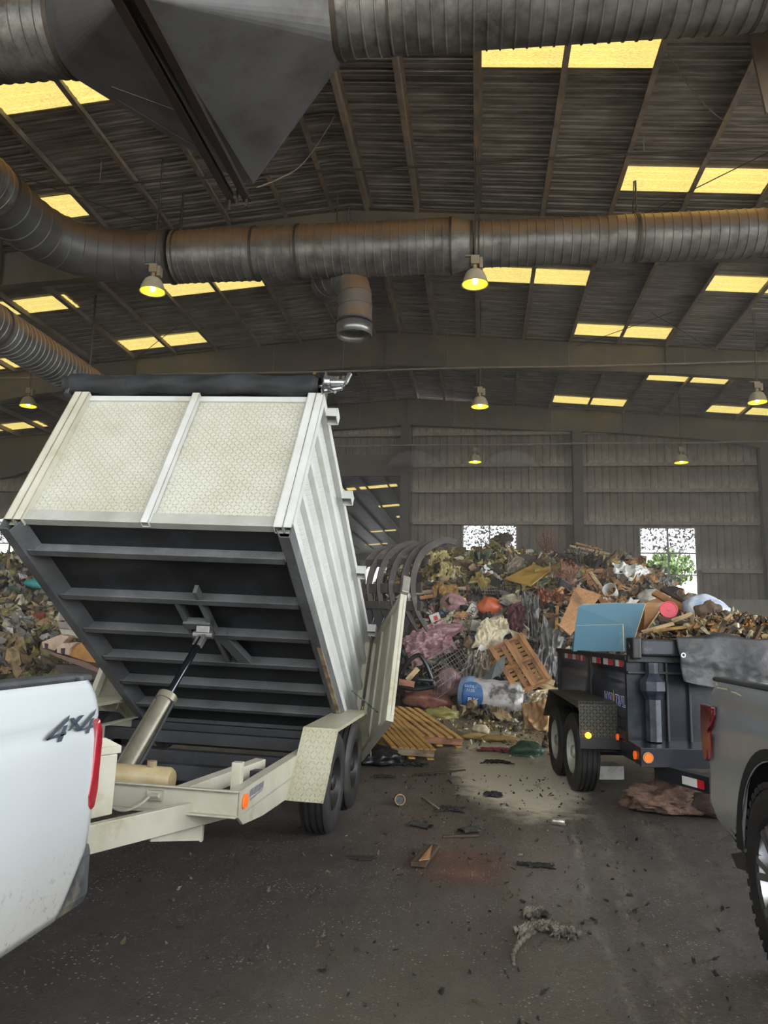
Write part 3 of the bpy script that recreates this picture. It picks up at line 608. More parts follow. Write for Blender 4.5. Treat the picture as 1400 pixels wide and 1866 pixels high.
m = MB(); m.sweep(spath([A0+sx*.05, A0+sx*.09+d*.1, A0+sx*.075+d*.5], 5), .012, 8); m.build('hydraulic_hose', blk2, hc)
# ---- raised bed: local x right, y = -(distance forward of the hinge), z = height above bed floor
XL, XR, L, BH = -2.216, -.158, 3.613, 1.313; th = .555
m = MB(); m.bb((XL+.02, -L+.03, 0), (XR-.02, 0, .006)); B = m.build('dump_bed', under, T, loc=(0, 1.814, .335), rot=(-th, 0, 0))
BM = TM @ Matrix.Translation((0, 1.814, .335)) @ Matrix.Rotation(-th, 4, 'X')
for v in (3.30, 2.75, 2.27, 1.83, 1.40, .96, .52, .12):
    m = MB(); m.bb((XL+.09, -v-.004, -.10), (XR-.09, -v+.004, 0)); m.bb((XL+.09, -v-.055, -.104), (XR-.09, -v+.004, -.096)); m.bb((XL+.09, -v-.055, -.10), (XL+.09, -v-.055, -.096)); m.build('floor_crossmember', under2, B)
for x, s in ((XL, 1), (XR, -1)):
    m = MB(); m.mat = 0; m.bb((x, -L, -.11), (x+s*.008, 0, .0)); m.mat = 1; m.bb((x, -L*.62, -.118), (x+s*.035, 0, -.11)); m.mat = 0; m.bb((x+s*.035, -L, -.118), (x+s*.07, 0, -.11)); m.bb((x, -L, -.118), (x+s*.035, -L*.62, -.11)); m.mat = 0; m.prism([(x+s*.07, 0, -.11), (x+s*.13, 0, 0), (x+s*.12, 0, 0), (x+s*.062, 0, -.11)], (0, -L+.03, 0))
    m.build('floor_side_rail', [under2, under2 if s == 1 else rust], B)
m = MB(); m.bb((-1.22, -2.75, -.1), (-1.19, -2.2, -.03)); m.bb((-1.03, -2.9, -.1), (-1.0, -1.85, -.03)); m.bb((-1.22, -2.5, -.12), (-1.0, -2.42, -.06)); m.prism([(-1.02, -2.3, -.1), (-.93, -2.3, -.1), (-.80, -1.84, -.1), (-.9, -1.84, -.1)], (0, 0, .06)); m.build('lift_bracket', under2, B)
# front wall
yf = -L+.06
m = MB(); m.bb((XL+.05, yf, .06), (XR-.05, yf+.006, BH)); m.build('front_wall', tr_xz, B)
m = MB(); m.bb((XL+.1, yf-.03, 0), (XR-.1, yf, .085)); m.bb((XL+.1, yf-.04, -.012), (XR-.1, yf+.02, 0)); m.build('front_bottom_rail', M('grey_rail', '9c9e98', '85857c', 3, .45, 0, dirt='6f664e', dscale=5, dlo=.6, dhi=.7), B)
m = MB(); m.bb((XL+.1, yf-.02, BH-.055), (XR-.1, yf+.02, BH)); m.build('front_top_rail', wht, B, bevel=.004)
def tube(m, x0, x1, y0, y1, z0, z1, t=.006):
    m.bb((x0, y0, z0), (x0+t, y1, z1)); m.bb((x1-t, y0, z0), (x1, y1, z1)); m.bb((x0, y0, z0), (x1, y0+t, z1)); m.bb((x0, y1-t, z0), (x1, y1, z1)); m.bb((x0+t, y0+t, z0+.12), (x1-t, y1-t, z1-.01))
for x0 in (XR-.064, XR-.130, XL, XL+.066):
    m = MB(); tube(m, x0, x0+.062, -L, yf+.01, -.03, BH); m.build('corner_post', wht if x0 > -1 else wht2, B)
m = MB(); tube(m, CX+.03, CX+.09, yf-.055, yf, -.02, BH); m.build('centre_post', wht, B)
# sides
for x, s in ((XR, -1), (XL, 1)):
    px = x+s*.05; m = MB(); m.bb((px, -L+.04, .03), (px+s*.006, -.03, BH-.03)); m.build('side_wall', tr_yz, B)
    for z in (.0, .33, .65, .96):
        m = MB(); h = .075 if z == 0 else .06
        ye = -.04 if z < .9 else -.1
        m.bb((x, -L+.06, z), (px, ye, z+h)) if z == 0 else m.prism([(px, -L+.06, z-.012), (x+s*.012, -L+.06, z+.006), (x+s*.006, -L+.06, z+.05), (px, -L+.06, z+.07)], (0, L-.06+ye, 0)); m.build('side_rib', wht, B, bevel=.003)
    m = MB(); m.bb((x, -L+.06, BH-.075), (px+s*.02, -.03, BH)); m.build('top_rail', wht, B, bevel=.004)
    m = MB(); m.bb((x-s*.0, -.09, -.05), (px+s*.03, -.01, BH)); m.build('rear_post', wht2, B, bevel=.004)
    for v in (3.42, 2.46, 1.36, .3):
        m = MB(); q = x-s*.085; a, b_ = min(x, q), max(x, q); m.bb((a, -v-.05, BH-.10), (b_, -v-.044, BH-.01)); m.bb((a, -v+.044, BH-.10), (b_, -v+.05, BH-.01)); m.bb((a, -v-.05, BH-.016), (b_, -v+.05, BH-.01)); m.bb((q-.003, -v-.05, BH-.10), (q+.003, -v+.05, BH-.01)); m.build('stake_pocket', wht, B)
# tailgate doors swung forward, held off by chains
for x, s in ((XR+.04, 1), (XL-.04, -1)):
    d_ = Vector((s*.38, -.93, 0)).normalized(); n_ = Vector((d_.y, -d_.x, 0)); m = MB(); wd = 1.03
    def P(u, n, z): return Vector((x, .02, 0))+d_*u+n_*n+Vector((0, 0, z))
    def db(u0, u1, n0, n1, z0, z1, m): m.prism([P(u0, n0, z0), P(u1, n0, z0), P(u1, n1, z0), P(u0, n1, z0)], (0, 0, z1-z0))
    db(0, wd, -.012, .0, -.05, BH, m)
    for a in ((0, wd, -.035, .035, -.08, -.02), (0, wd, -.035, .035, BH-.06, BH), (0, .06, -.035, .035, -.02, BH-.06), (wd-.06, wd, -.035, .035, -.02, BH-.06), (.3, .34, -.03, .02, 0, BH-.06), (.66, .70, -.03, .02, 0, BH-.06)): db(*a, m)
    m.build('tailgate_door', wht2, B, bevel=.003)
    k = MB(); db(wd-.03, wd+.05, -.04, .04, BH, BH+.2, k); db(wd-.13, wd-.03, -.008, .008, BH-.02, BH+.05, k); k.build('door_latch', M('latch_steel', '9a9a93', '77776f', 6, .4, .5), B, bevel=.008)
    k = MB(); p0, p1 = P(.3, .03, .18), Vector((x-s*.03, -.05, .22)); 
    if s > 0: p0, p1 = P(.55, -.02, .2), Vector((XR, -.75, .3))
    for i in range(14):
        a, b_ = p0.lerp(p1, i/14), p0.lerp(p1, (i+.75)/14); k.beam(a, b_, .014 if i % 2 else .006, .006 if i % 2 else .014)
    k.build('door_chain', chrome, B)
# tarp roll, brackets and winch
m = MB(); N_ = 60
def roll(u, v):
    x = lerp(XL-.13, XR-.06, u); a = v*2*math.pi; r = .088+.007*math.sin(x*9+1.1*a)+.006*noise.noise(Vector((x*5, math.cos(a)*2, math.sin(a)*2)))+.005*math.sin(3*a+x*14)
    if u < .02 or u > .985: r *= .8
    return (x, -L+.03+r*math.cos(a), BH+.11+r*1.05*math.sin(a)+.008*math.sin(x*4))
m.grid(roll, 110, 28); m.build('tarp_roll', tarp_m, B, smooth=True)
m = MB(); m.cyl((XL-.15, -L+.03, BH+.11), (XR+.12, -L+.03, BH+.11), .02, 12); m.build('tarp_shaft', chrome, B)
m = MB(); x = XR-.02
m.cyl((XR-.10, -L-.062, BH+.16), (XR-.10, -L-.058, BH+.16), .014, 14); m.build('tarp_grommet', M('brass', 'b39a5a', '8e7840', 9, .3, .8), B)
m = MB(); m.bb((x, -L-.05, BH-.02), (x+.008, -L+.12, BH+.2)); m.cyl((x, -L, BH+.12), (x+.05, -L, BH+.12), .055, 18); m.cyl((x+.05, -L, BH+.12), (x+.16, -L, BH+.12), .03, 14); m.cyl((x+.14, -L, BH+.04), (x+.14, -L, BH+.19), .013, 8)
m.cyl((x+.02, -L-.02, BH), (x+.15, -L-.02, BH+.03), .022, 10); m.cyl((x+.02, -L-.03, BH+.03), (x+.12, -L-.06, BH-.06), .012, 8); m.box((x+.07, -L+.02, BH+.16), (.07, .06, .05)); m.cyl((x+.17, -L-.02, BH+.1), (x+.19, -L-.02, BH+.2), .02, 8)
m.build('tarp_winch', chrome, B, smooth='auto')
m = MB(); x = XL-.06; m.prism([(x, -L-.06, BH+.2), (x, -L+.1, BH+.2), (x, -L+.12, BH-.02), (x, -L, BH-.02)], (.008, 0, 0)); m.box((x-.01, -L+.02, BH), (.03, .05, .05)); m.build('tarp_bracket', chrome, B)
# ================================================================== BLACK DUMP TRAILER
K = empty('dump_trailer', (.927, 8.304, 0), (0, 0, .093), label='black tandem-axle dump trailer loaded with scrap wood, behind the grey pickup', cat='trailer')
KM = Matrix.Translation((.927, 8.304, 0)) @ Matrix.Rotation(.093, 4, 'Z')
X0, X1, YF, YR, ZT, ZBt = .32, 2.34, -.986, 2.275, 1.384, .62
m = MB(); m.bb((X0+.03, YF, .66), (X1-.03, YR, .70)); m.build('bed_floor', blk, K)
def sidewall(x, s):
    m = MB(); m.grid(lambda u, v: (x+s*interp(lerp(.66, ZT-.04, v), [(.66, .05), (.80, .05), (.83, .02), (1.10, .02), (1.15, .045), (1.22, .045), (1.27, .02), (1.4, .02)]), lerp(YF+.03, YR, u), lerp(.66, ZT-.04, v)), 1, 40); o = m.build('side_wall', blk, K, solid=.008, smooth='auto')
    m = MB(); m.bb((x-.01 if s > 0 else x-.06, YF, ZT-.05), (x+.06 if s > 0 else x+.01, YR, ZT)); m.build('top_rail', blk2, K, bevel=.008)
    for y in (YF+.03, YF+1.42, YR-.08):
        m = MB(); m.bb((min(x, x+s*.05), y-.03, .62), (max(x, x+s*.05), y+.03, ZT-.05)); m.build('side_post', blk2, K, bevel=.006)
    m = MB(); m.bb((min(x, x+s*.06), YF, .62), (max(x, x+s*.06), YR, .70)); m.build('bottom_rail', blk2, K, bevel=.005)
sidewall(X0, 1); sidewall(X1, -1)
for px0, px1 in ((1030, 1041), (1044, 1055.5), (1059, 1066), (1080, 1095), (1100, 1117), (1122, 1135)):
    pm = (px0+px1)/2; pb = local_at(KM, pm, 1200 if px0 < 1070 else 1203, 0, X0+.015); y0, y1 = local_at(KM, px0, 1203, 0, X0+.015).y, local_at(KM, px1, 1203, 0, X0+.015).y
    a, b_ = max(y0, y1), min(y0, y1); h = .03; zc = 1.30
    m = MB(); md = (a+b_)/2
    m.mat = 0; m.bb((X0+.012, md, zc-h), (X0+.017, a, zc+h)); m.mat = 1; m.bb((X0+.012, b_, zc-h), (X0+.017, md, zc+h)); m.build('reflective_tape', [wrf, red_m], K)
# front wall with centre scissor housing
m = MB(); m.bb((X0, YF-.01, .62), (X1, YF+.02, ZT-.02)); m.build('front_wall', blk, K)
m = MB()
for xa, xb, h in ((X0+.34, X0+.36, .05), (X0+.54, X0+.56, .05), (X1-.36, X1-.34, .05)): m.bb((xa, YF-h, .62), (xb, YF, ZT-.05))
m.bb((X0, YF-.06, ZT-.06), (X1, YF+.01, ZT)); m.bb((X0, YF-.05, 1.22), (X0+.56, YF, 1.245)); m.bb((X0+.58, YF-.02, 1.17), (X1-.36, YF, 1.185)); m.build('front_rib', blk2, K, bevel=.005)
m = MB(); cx = X0+.21
m.lathe([(0, .64), (.07, .64), (.07, 1.0), (.085, 1.03), (.115, 1.08), (.115, 1.16), (.08, 1.2), (.06, 1.23), (.06, ZT-.06), (0, ZT-.06)], 8, 'z', (cx, YF-.08, 0)); m.build('front_strut_housing', M('scuffed_dark_steel', '1f232a', '3c424d', 9, .35, .2), K)
m = MB(); m.bb((X0+.1, YF-.14, ZT), (X1+.0, YF+.06, ZT+.15)); th_ = m.build('tarp_housing', M('scuffed_black_metal', '2b2f36', '1c1e22', 5, .35, .2, 0, 30, dirt='59606a', dscale=6, dlo=.6, dhi=.75), K, bevel=.02)
m = MB(); m.bb((X0+.02, YF-.16, ZT-.03), (X0+.1, YF+.06, ZT+.16)); m.cyl((X0, YF-.05, ZT+.08), (X0+.03, YF-.05, ZT+.08), .045, 18); m.build('housing_end_cap', blk2, th_, bevel=.015)
# chassis of black trailer
m = MB()
for x in (X0+.03, X1-.13): m.bb((x, YF-.36, .46), (x+.1, YR, .62))
m.prism([(X0, YF-.36, .62), (X1, YF-.36, .62), (X1, YF+.1, .64), (X0, YF+.1, .64)], (0, 0, -.02)); m.bb((X0, YF-.37, .46), (X1, YF-.34, .62)); m.bb((X0+.02, YF-.34, .46), (X0+.05, YF+.35, .60)); m.build('chassis_frame', blk, K, bevel=.005)
for s in (1, -1):
    cx = (X0+X1)/2; x = cx-s*.85; m = MB(); m.prism([(x, YF-.2, .34), (x, YF-.2, .47), (cx-s*.05, -3.3, .47), (cx-s*.05, -3.3, .34)], (s*.08, .03, 0)); tr_ = m.build('tongue_rail', blk, K, bevel=.005)
    if s == 1:
        d_ = Vector((cx-.05-x, -3.3-YF+.2, 0)); n_ = Vector((d_.y, -d_.x, 0)).normalized(); n_ = n_*(.006 if n_.x < 0 else -.006); A_ = Vector((x, YF-.2, .365)); fs = [i/400 for i in range(400)]
        fpx = lambda px: min(fs, key=lambda f: abs(pixel(KM @ (A_+d_*f+n_+Vector((0, 0, .03))))[0]-px))
        for q0, q1, mt in ((1244, 1271, wrf), (1271, 1284, red_m)):
            a = A_+d_*fpx(q0)+n_; b_ = A_+d_*fpx(q1)+n_; k = MB(); k.prism([a, b_, b_+Vector((0, 0, .065)), a+Vector((0, 0, .065))], n_*.5); k.build('reflective_tape', mt, K)
m = MB()
for y in (0, .86): m.cyl((.15, y, .40), (2.5, y, .40), .045, 12)
m.build('axle', blk2, K)
for y in (0, .86): tyre(K, (.115, y, .385), .382, .23, .215, rim_wht, -1); tyre(K, (2.55, y, .385), .382, .23, .215, rim_wht, 1)
tr_b = tread('tread_plate_black', '0f1012', '17181a', 'xz', .03); 
m = MB(); fy = [(-.602, .53), (-.602, .905), (-.57, .93), (.96, .93), (1.0, .9), (1.35, .6)]; n = len(fy)
m.add([(x, y, z) for x in (-.03, .33) for y, z in fy], [(j, j+1, n+j+1, n+j) for j in range(n-1)]); m.add([(-.03, y, z) for y, z in fy[1:-1]]+[(-.03, y, z-.06) for y, z in fy[1:-1]], [(j, j+1, j+5-1+0, j+4-0) for j in range(3)]); m.build('fender', tr_b, K, solid=.008)
m = MB(); m.add([(x, y, z) for x in (2.31, 2.67) for y, z in fy], [(j, j+1, n+j+1, n+j) for j in range(n-1)]); m.build('fender', tr_b, K, solid=.008)
m = MB(); m.bb((-.03, -.63, .50), (.42, -.60, .60)); m.build('fender_bracket', blk2, K)
def disc(px, py, ax, val, r, mt, nm, sgn=-1):
    p = local_at(KM, px, py, ax, val); q = p.copy(); q[ax] += sgn*.014; m = MB(); m.cyl(p, q, r, 20); m.build(nm, mt, K, smooth='auto')
disc(1072, 1340, 1, -.632, .028, amber_on, 'lit_amber_light'); disc(1182, 1381, 1, YF-.372, .036, amber, 'amber_marker_light'); disc(1159, 1376, 0, X0+.018, .036, amber, 'amber_marker_light'); disc(1127, 1343, 0, X0-.002, .03, amber, 'amber_marker_light')
m = MB(); m.lathe([(.036, 0), (.045, 0), (.045, .012), (.036, .012)], 24, 'y', local_at(KM, 1182, 1381, 1, YF-.39)); m.build('light_bezel', M('bezel_tan', '9b7a55'), K)
# lettering on the black trailer's side
def text(body, size, mat, parent, loc, rot, name, ext=.002, offset=0, shear=0, sx=1):
    c = bpy.data.curves.new(name, 'FONT'); c.body = body; c.size = size; c.extrude = ext; c.offset = offset; c.align_x = 'LEFT'; c.shear = shear; c.materials.append(mat)
    o = bpy.data.objects.new(name, c); col.objects.link(o); bpy.context.view_layer.update(); me = bpy.data.meshes.new_from_object(o.evaluated_get(bpy.context.evaluated_depsgraph_get())); bpy.data.objects.remove(o)
    for v in me.vertices: v.co.x *= sx
    o = bpy.data.objects.new(name, me); col.objects.link(o); o.parent = parent; o.location = loc; o.rotation_euler = rot; return o
pa = local_at(KM, 1099, 1276, 0, X0-.004); pz = local_at(KM, 1136, 1276, 0, X0-.004); S_ = pa.y-pz.y; lw = M('letter_white', 'd3d3de'); lp = M('letter_indigo', '34347a'); ly = M('letter_gold', 'b98a3a')
for mt, off, dx in ((lw, .006, 0), (lp, -.001, .004)):
    for body, y_, w_ in (('LOAD', 0, .43), ('TRAIL', .54, .46)):
        o = text(body, .13, mt, K, (X0+.016-dx, pa.y-S_*y_, pa.z), (R(90), 0, R(-90)), 'side_lettering', .002, off)
        xs_ = [v.co.x for v in o.data.vertices]; a_, b_ = min(xs_), max(xs_)
        for v in o.data.vertices: v.co.x = (v.co.x-a_)/(b_-a_)*S_*w_
m = MB(); c = Vector((X0+.012, pa.y-S_*.485, pa.z+.045)); m.prism([c+Vector((0, 0, .09)), c+Vector((0, S_*.035, 0)), c+Vector((0, 0, -.08)), c+Vector((0, -S_*.035, 0))], (-.002, 0, 0)); m.build('diamond_emblem', ly, K)
# loose tarp hanging over the front edge
tarp2 = M('dusty_black_tarp', '303132', '1e2021', 2.5, .6, 0, .8, 5, dirt='555655', dscale=2.2, dlo=.52, dhi=.75)
def tp(u, v):
    x = lerp(.72, 3.1, u); drop = lerp(.36, .50, min(u*2.2, 1))
    fold = .016*math.sin(x*11+3*v)+.04*noise.noise(Vector((x*3, v*4, 1)))+.022*abs(noise.noise(Vector((x*7+v*3, v*6, 3))))+.01*noise.noise(Vector((x*16, v*12, 3)))
    if v < .35: t = v/.35; return (x, lerp(YF+.25, YF-.17, t), ZT+.175+.012*math.sin(x*7)+fold*.6)
    t = (v-.35)/.65; return (x+.03*t*math.sin(x*3), YF-.19-.05*t+fold*(.3+t), ZT+.165-drop*t+.03*math.sin(x*5)*t)
m = MB(); m.grid(tp, 140, 60); o = tag(m.build('load_tarp', tarp2, smooth=True, solid=.006), 'loose dusty black tarp hanging over the front of the black trailer', 'tarp'); o.matrix_world = KM
m = MB()
for z, x in ((1.40, .76), (1.24, .77)): m.lathe([(.012, 0), (.022, 0), (.022, .006), (.012, .006)], 16, 'y', (x, YF-.235, z))
m.build('grommet', chrome, o)
# ================================================================== PICKUPS
def car_paint(name, c1, c2, dirt=None, rough=.22, metal=0):
    N = NT(name); v = N.coord(); c = N.mix(N.ramp(N.noise(v, 1.2, 3), .35, .7), lin(c1), lin(c2))
    if dirt:
        s = N.n('ShaderNodeSeparateXYZ'); N.l(v, s.inputs[0]); g = N.math('MULTIPLY', N.ramp(s.outputs[2], .85, .5), N.ramp(N.noise(v, 28, 6, .8), .56, .66)); c = N.mix(g, c, lin(dirt))
        c = N.mix(N.math('MULTIPLY', N.ramp(s.outputs[2], .9, .45), .45), c, lin('b9ad93' if dirt == '4a4338' else '77736a'))
    N.l(c, N.b.inputs['Base Color']); N.b.inputs['Roughness'].default_value = rough; N.b.inputs['Metallic'].default_value = metal; N.b.inputs['Coat Weight'].default_value = .6; N.b.inputs['Coat Roughness'].default_value = .05
    N.b.inputs['Coat Tint'].default_value = (1, 1, 1, 1); return N.m
wp = car_paint('pickup_white_paint', 'b4b9bb', 'adb3b5', '4a4338'); gp = car_paint('pickup_grey_paint', '959b9e', '8a9093', 'a9a59c', .22, .1)
trim_d = M('dark_plastic_trim', '3b3f43', '2c2f32', 8, .55, 0, .2, 90); liner = M('wheel_well_liner', '131314', '1b1b1c', 4, .8); bglass = M('pickup_glass', '15181a', '1b1e20', 1, .05, coat=1)
red_l = M('tail_lamp_red', '7e121c', '98222e', 8, .15, coat=1); red_d = M('tail_lamp_dark_red', '5e0c16', '701822', 8, .12, coat=1)
def pickup(name, label, X0, s, yr, yfr, zt, paint, rearpts, arch, W_, sidefn, rim, tyre_r, wheel_y, bed_len, lugs):
    """s=+1: the visible side faces +x (body extends to -x). rearpts: (z, y) of rear outline"""
    root = empty(name, (X0-s*W_/2, yr-1.2, 0), label=label, cat='pickup truck'); o0 = root.location.copy()
    L_ = lambda x, y, z: (x-o0.x, y-o0.y, z)
    zb = rearpts[0][0]; cabz = zt+.55
    def archz(y, base): 
        z = base
        for ay, az, ar in arch:
            if abs(y-ay) < ar: z = max(z, az+math.sqrt(ar*ar-(y-ay)**2))
        return z
    for side in (0, 1):
        xs = X0 if side == 0 else X0-s*W_; sg = s if side == 0 else -s
        m = MB()
        def fn(u, v):
            z0 = lerp(zb, zt, v); Y = lerp(yfr, interp(z0, rearpts), 1-(1-u)**1.6); z = max(z0, archz(Y, 0)); rd = interp(z0, rearpts)-Y
            inn = .022*max(0, 1-rd/.07)**2
            return L_(xs+sg*(sidefn(z, Y)-inn), Y, z)
        m.grid(fn, 110, 30, ); m.build('side_panel', paint, root, smooth=True, solid=.004)
        # rail cap, inner bed wall
        ybed = yr-bed_len; m = MB(); m.bb(L_(xs+sg*(-.09), ybed, zt-.005), L_(xs+sg*(-.005), yr-.09, zt+.022)); m.build('rail_cap', trim_d, root, bevel=.012)
        m = MB(); m.bb(L_(xs-sg*.10, ybed, .75), L_(xs-sg*.115, yr-.08, zt)); m.build('inner_bed_wall', paint, root)
        for ay, az, ar in arch:
            m = MB(); pr = [(ay+(ar)*math.cos(a), az+(ar)*math.sin(a)) for a in [math.pi*k/24 for k in range(0, 25)]]; pi = [(ay+(ar+.055)*math.cos(a), az+(ar+.055)*math.sin(a)) for a in [math.pi*k/24 for k in range(0, 25)]]
            for i in range(len(pr)-1):
                q = [pr[i], pr[i+1], pi[i+1], pi[i]]; m.prism([L_(xs+sg*(sidefn(.8, ay)+.006), y, z) for y, z in q], (-sg*.02, 0, 0))
            m.build('arch_trim', liner, root)
            m = MB(); m.grid(lambda u, v: L_(xs-sg*lerp(.0, .3, v), ay+(ar+.02)*math.cos(math.pi*u), az+(ar+.02)*math.sin(math.pi*u)), 20, 2); m.grid(lambda u, v: L_(xs-sg*.3, ay+(ar+.02)*v*math.cos(math.pi*u), az+(ar+.02)*v*math.sin(math.pi*u)), 20, 1); m.build('wheel_well', liner, root)
            tyre(root, L_(xs-sg*.115, ay if wheel_y is None else ay+wheel_y, tyre_r), tyre_r, .28, tyre_r*.62, rim, sg, 6, lugs=lugs)
    m = MB(); xa, xb = X0-s*.11, X0-s*(W_-.11); m.bb(L_(xa, yr-.07, .74), L_(xb, yr-.0, zt-.01)); m.build('tailgate', paint, root, bevel=.02)
    m = MB(); m.bb(L_(xa, yr-bed_len, .74), L_(xb, yr-.07, .77)); m.build('bed_floor', trim_d, root)
    m = MB(); m.bb(L_(X0-s*.03, yr-.12, .50), L_(X0-s*(W_-.03), yr+.20, .735)); m.build('rear_bumper', M('scuffed_bumper_'+name, '6a6e70', '3f4345', 7, .4, .3, 0, 30, dirt='8c8673', dscale=5, dlo=.55, dhi=.7), root, bevel=.045)
    # cab
    yc = yr-bed_len; m = MB(); cw = W_-.1; xc = X0-s*W_/2-o0.x
    pr = [(yc, .55), (yc, zt+.02), (yc-.08, zt+.30), (yc-.2, cabz), (yc-1.5, cabz), (yc-2.1, zt+.05), (yc-2.6, zt), (yc-3.4, zt-.1), (yc-3.5, .6)]
    pr = [p for p in pr]; m.prism([(xc-cw/2, y-o0.y, z) for y, z in pr], (cw, 0, 0)); m.build('cab', paint, root, bevel=.06)
    m = MB(); m.bb((xc-cw*.4, yc-.10-o0.y, zt+.08), (xc+cw*.4, yc+.0-o0.y-.02, zt+.42)); m.build('rear_window', bglass, root)
    return root, L_
# white pickup, left
side_w = lambda z, y: .012+.028*(1-min(1, ((z-.95)/.42)**2))-.012*math.exp(-((z-1.19)/.02)**2)
rp = [(a.z, a.y) for a in [at(x, y, X=-1.43) for x, y in ((117, 1668), (140, 1600), (160, 1540), (166, 1490), (172, 1440), (180, 1380), (186, 1320), (185, 1280), (181, 1255), (172, 1240))]]; rp.sort()
root, L_ = pickup('pickup_truck', 'white pickup with a 4x4 decal at the left edge, hitched to the white trailer', -1.45, 1, 2.80, -.6, 1.352, wp, rp, [(1.55, .40, .50), ], 2.0, side_w, rim_wht, .40, None, 2.0, False)
dm = M('decal_dark', '3d4650', '333b45', 9, .4); ds = M('decal_outline', 'e8eaec')
S4 = [[(482, 970), (738, 718), (724, 778), (552, 945), (497, 990)], [(486, 965), (600, 925), (700, 893), (698, 925), (497, 990)], [(678, 835), (716, 822), (650, 998), (607, 1005)],
      [(750, 752), (783, 745), (868, 872), (818, 885)], [(852, 722), (893, 716), (742, 884), (718, 886)],
      [(1020, 652), (1000, 715), (870, 868), (815, 878), (830, 868)], [(815, 874), (900, 858), (988, 818), (985, 852), (832, 892)], [(962, 762), (1000, 745), (940, 908), (915, 912)]]
for grow, mt, off in ((1.0, dm, .006),):
    m = MB()
    for poly in S4: m.prism([Vector(L_(*at(x/5.8333, 1180+y/5.8333, X=-1.412))) for x, y in poly], (.002, 0, 0))
    m.build('four_by_four_decal', mt, root)
m = MB(); pts = [(184, 1308), (188.5, 1329), (188, 1351), (184.5, 1386), (180, 1437), (174, 1469), (167.5, 1477), (163, 1469), (163, 1450), (169, 1415), (172, 1390), (177, 1345), (180, 1315)]
ps = [at(x, y, X=-1.402) for x, y in pts]; m.prism([Vector(L_(*p)) for p in ps], (-.05, .012, 0)); m.build('tail_lamp', red_l, root, bevel=.008)
m = MB(); m.bb(L_(-1.56, 2.72, 1.345), L_(-1.44, 2.80, 1.372)); m.build('rail_end_cap', trim_d, root, bevel=.01)
m = MB(); m.cyl(L_(-2.45, 2.9, .42), L_(-2.45, 3.1, .42), .04, 10); m.build('tow_hitch', liner, root)
# grey pickup, right
side_g = lambda z, y: .0+.022*(1-min(1, ((z-.85)/.45)**2))-.01*math.exp(-((z-1.16)/.03)**2)+.012*math.exp(-((z-1.24)/.03)**2)
rp = [(a.z, a.y) for a in [at(x, y, X=1.38) for x, y in ((1350, 1556), (1322, 1520), (1300, 1490), (1288, 1455), (1291, 1420), (1290, 1385), (1286, 1330), (1286, 1285), (1291, 1262), (1303, 1234))]]; rp.sort()
g1, L_ = pickup('pickup_truck', 'grey pickup at the right edge, hitched to the black trailer', 1.40, -1, 5.05, .9, 1.30, gp, rp, [(3.95, .45, .53)], 2.0, side_g, chrome, .43, .05, 1.75, True)
m = MB(); z = [(50, 275), (118, 290), (122, 350), (100, 440), (96, 600), (85, 622), (68, 610), (52, 450)]
q = [at(1270+x/3.33, 1200+y/3.33, X=1.385) for x, y in z]; m.prism([Vector(L_(*p)) for p in q], (-.03, 0, 0)); tl = m.build('tail_lamp', red_d, g1, bevel=.008)
m = MB(); z = [(62, 300), (108, 305), (108, 350), (90, 400), (64, 440), (62, 410), (92, 375), (98, 318), (62, 315)]
m.prism([Vector(L_(*at(1270+x/3.33, 1200+y/3.33, X=1.352))) for x, y in z], (-.004, 0, 0)); z = [(56, 455), (84, 450), (88, 600), (76, 612)]; m.prism([Vector(L_(*at(1270+x/3.33, 1200+y/3.33, X=1.352))) for x, y in z], (-.004, 0, 0)); m.build('lamp_segment', red_l, tl)
m = MB()
for poly in ([(118, 150), (128, 155), (126, 161), (117, 157)], [(122, 173), (160, 178), (188, 184), (186, 191), (158, 186), (126, 180)], [(208, 198), (240, 205), (275, 225), (270, 229), (236, 212), (212, 205)]):
    m.prism([Vector(L_(*at(1270+x/3.33, 1200+y/3.33, X=1.378))) for x, y in poly], (-.002, 0, 0))
m.build('yellow_scratch', M('scratch_yellow', 'c9c29a'), g1)
m = MB(); q = [at(1332, 1556, X=1.5), at(1362, 1552, X=1.5), at(1362, 1588, X=1.5), at(1343, 1582, X=1.5)]; m.prism([Vector(L_(*p)) for p in q], (.25, 0, 0)); m.build('mud_flap', M('mud_flap', '47433d', '37342f', 5, .8), g1)
# ================================================================== HEAPS
PAL = {'dark': '2b2622', 'brown': '54442f', 'tan': '8c7653', 'olive': '76703f', 'mustard': '9b8645', 'grey': '6e6a64', 'cream': 'b7ad90', 'white': 'c4c2bb', 'pink': 'a8727a', 'red': '8f3a34', 'blue': '47698c', 'wood': 'a47a4d', 'char': '1c1b1b', 'green': '52624a', 'orange': 'b0623a'}
PK = list(PAL); PM = [M('trash_'+k, v, None, 6, .8, 0, .5, 14, dirt='2e2822', dscale=5, dlo=.46, dhi=.66) for k, v in PAL.items()]
_ico = _bm.new(); _bm.ops.create_icosphere(_ico, subdivisions=2, radius=1); IV = np.array([v.co[:] for v in _ico.verts]); IF = [tuple(v.index for v in f.verts) for f in _ico.faces]; _ico.free()
def rotm():
    q = rng.normal(size=4); q /= np.linalg.norm(q); a, b, c, d = q
    return np.array([[1-2*(c*c+d*d), 2*(b*c-a*d), 2*(b*d+a*c)], [2*(b*c+a*d), 1-2*(b*b+d*d), 2*(c*d-a*b)], [2*(b*d-a*c), 2*(c*d+a*b), 1-2*(b*b+c*c)]])
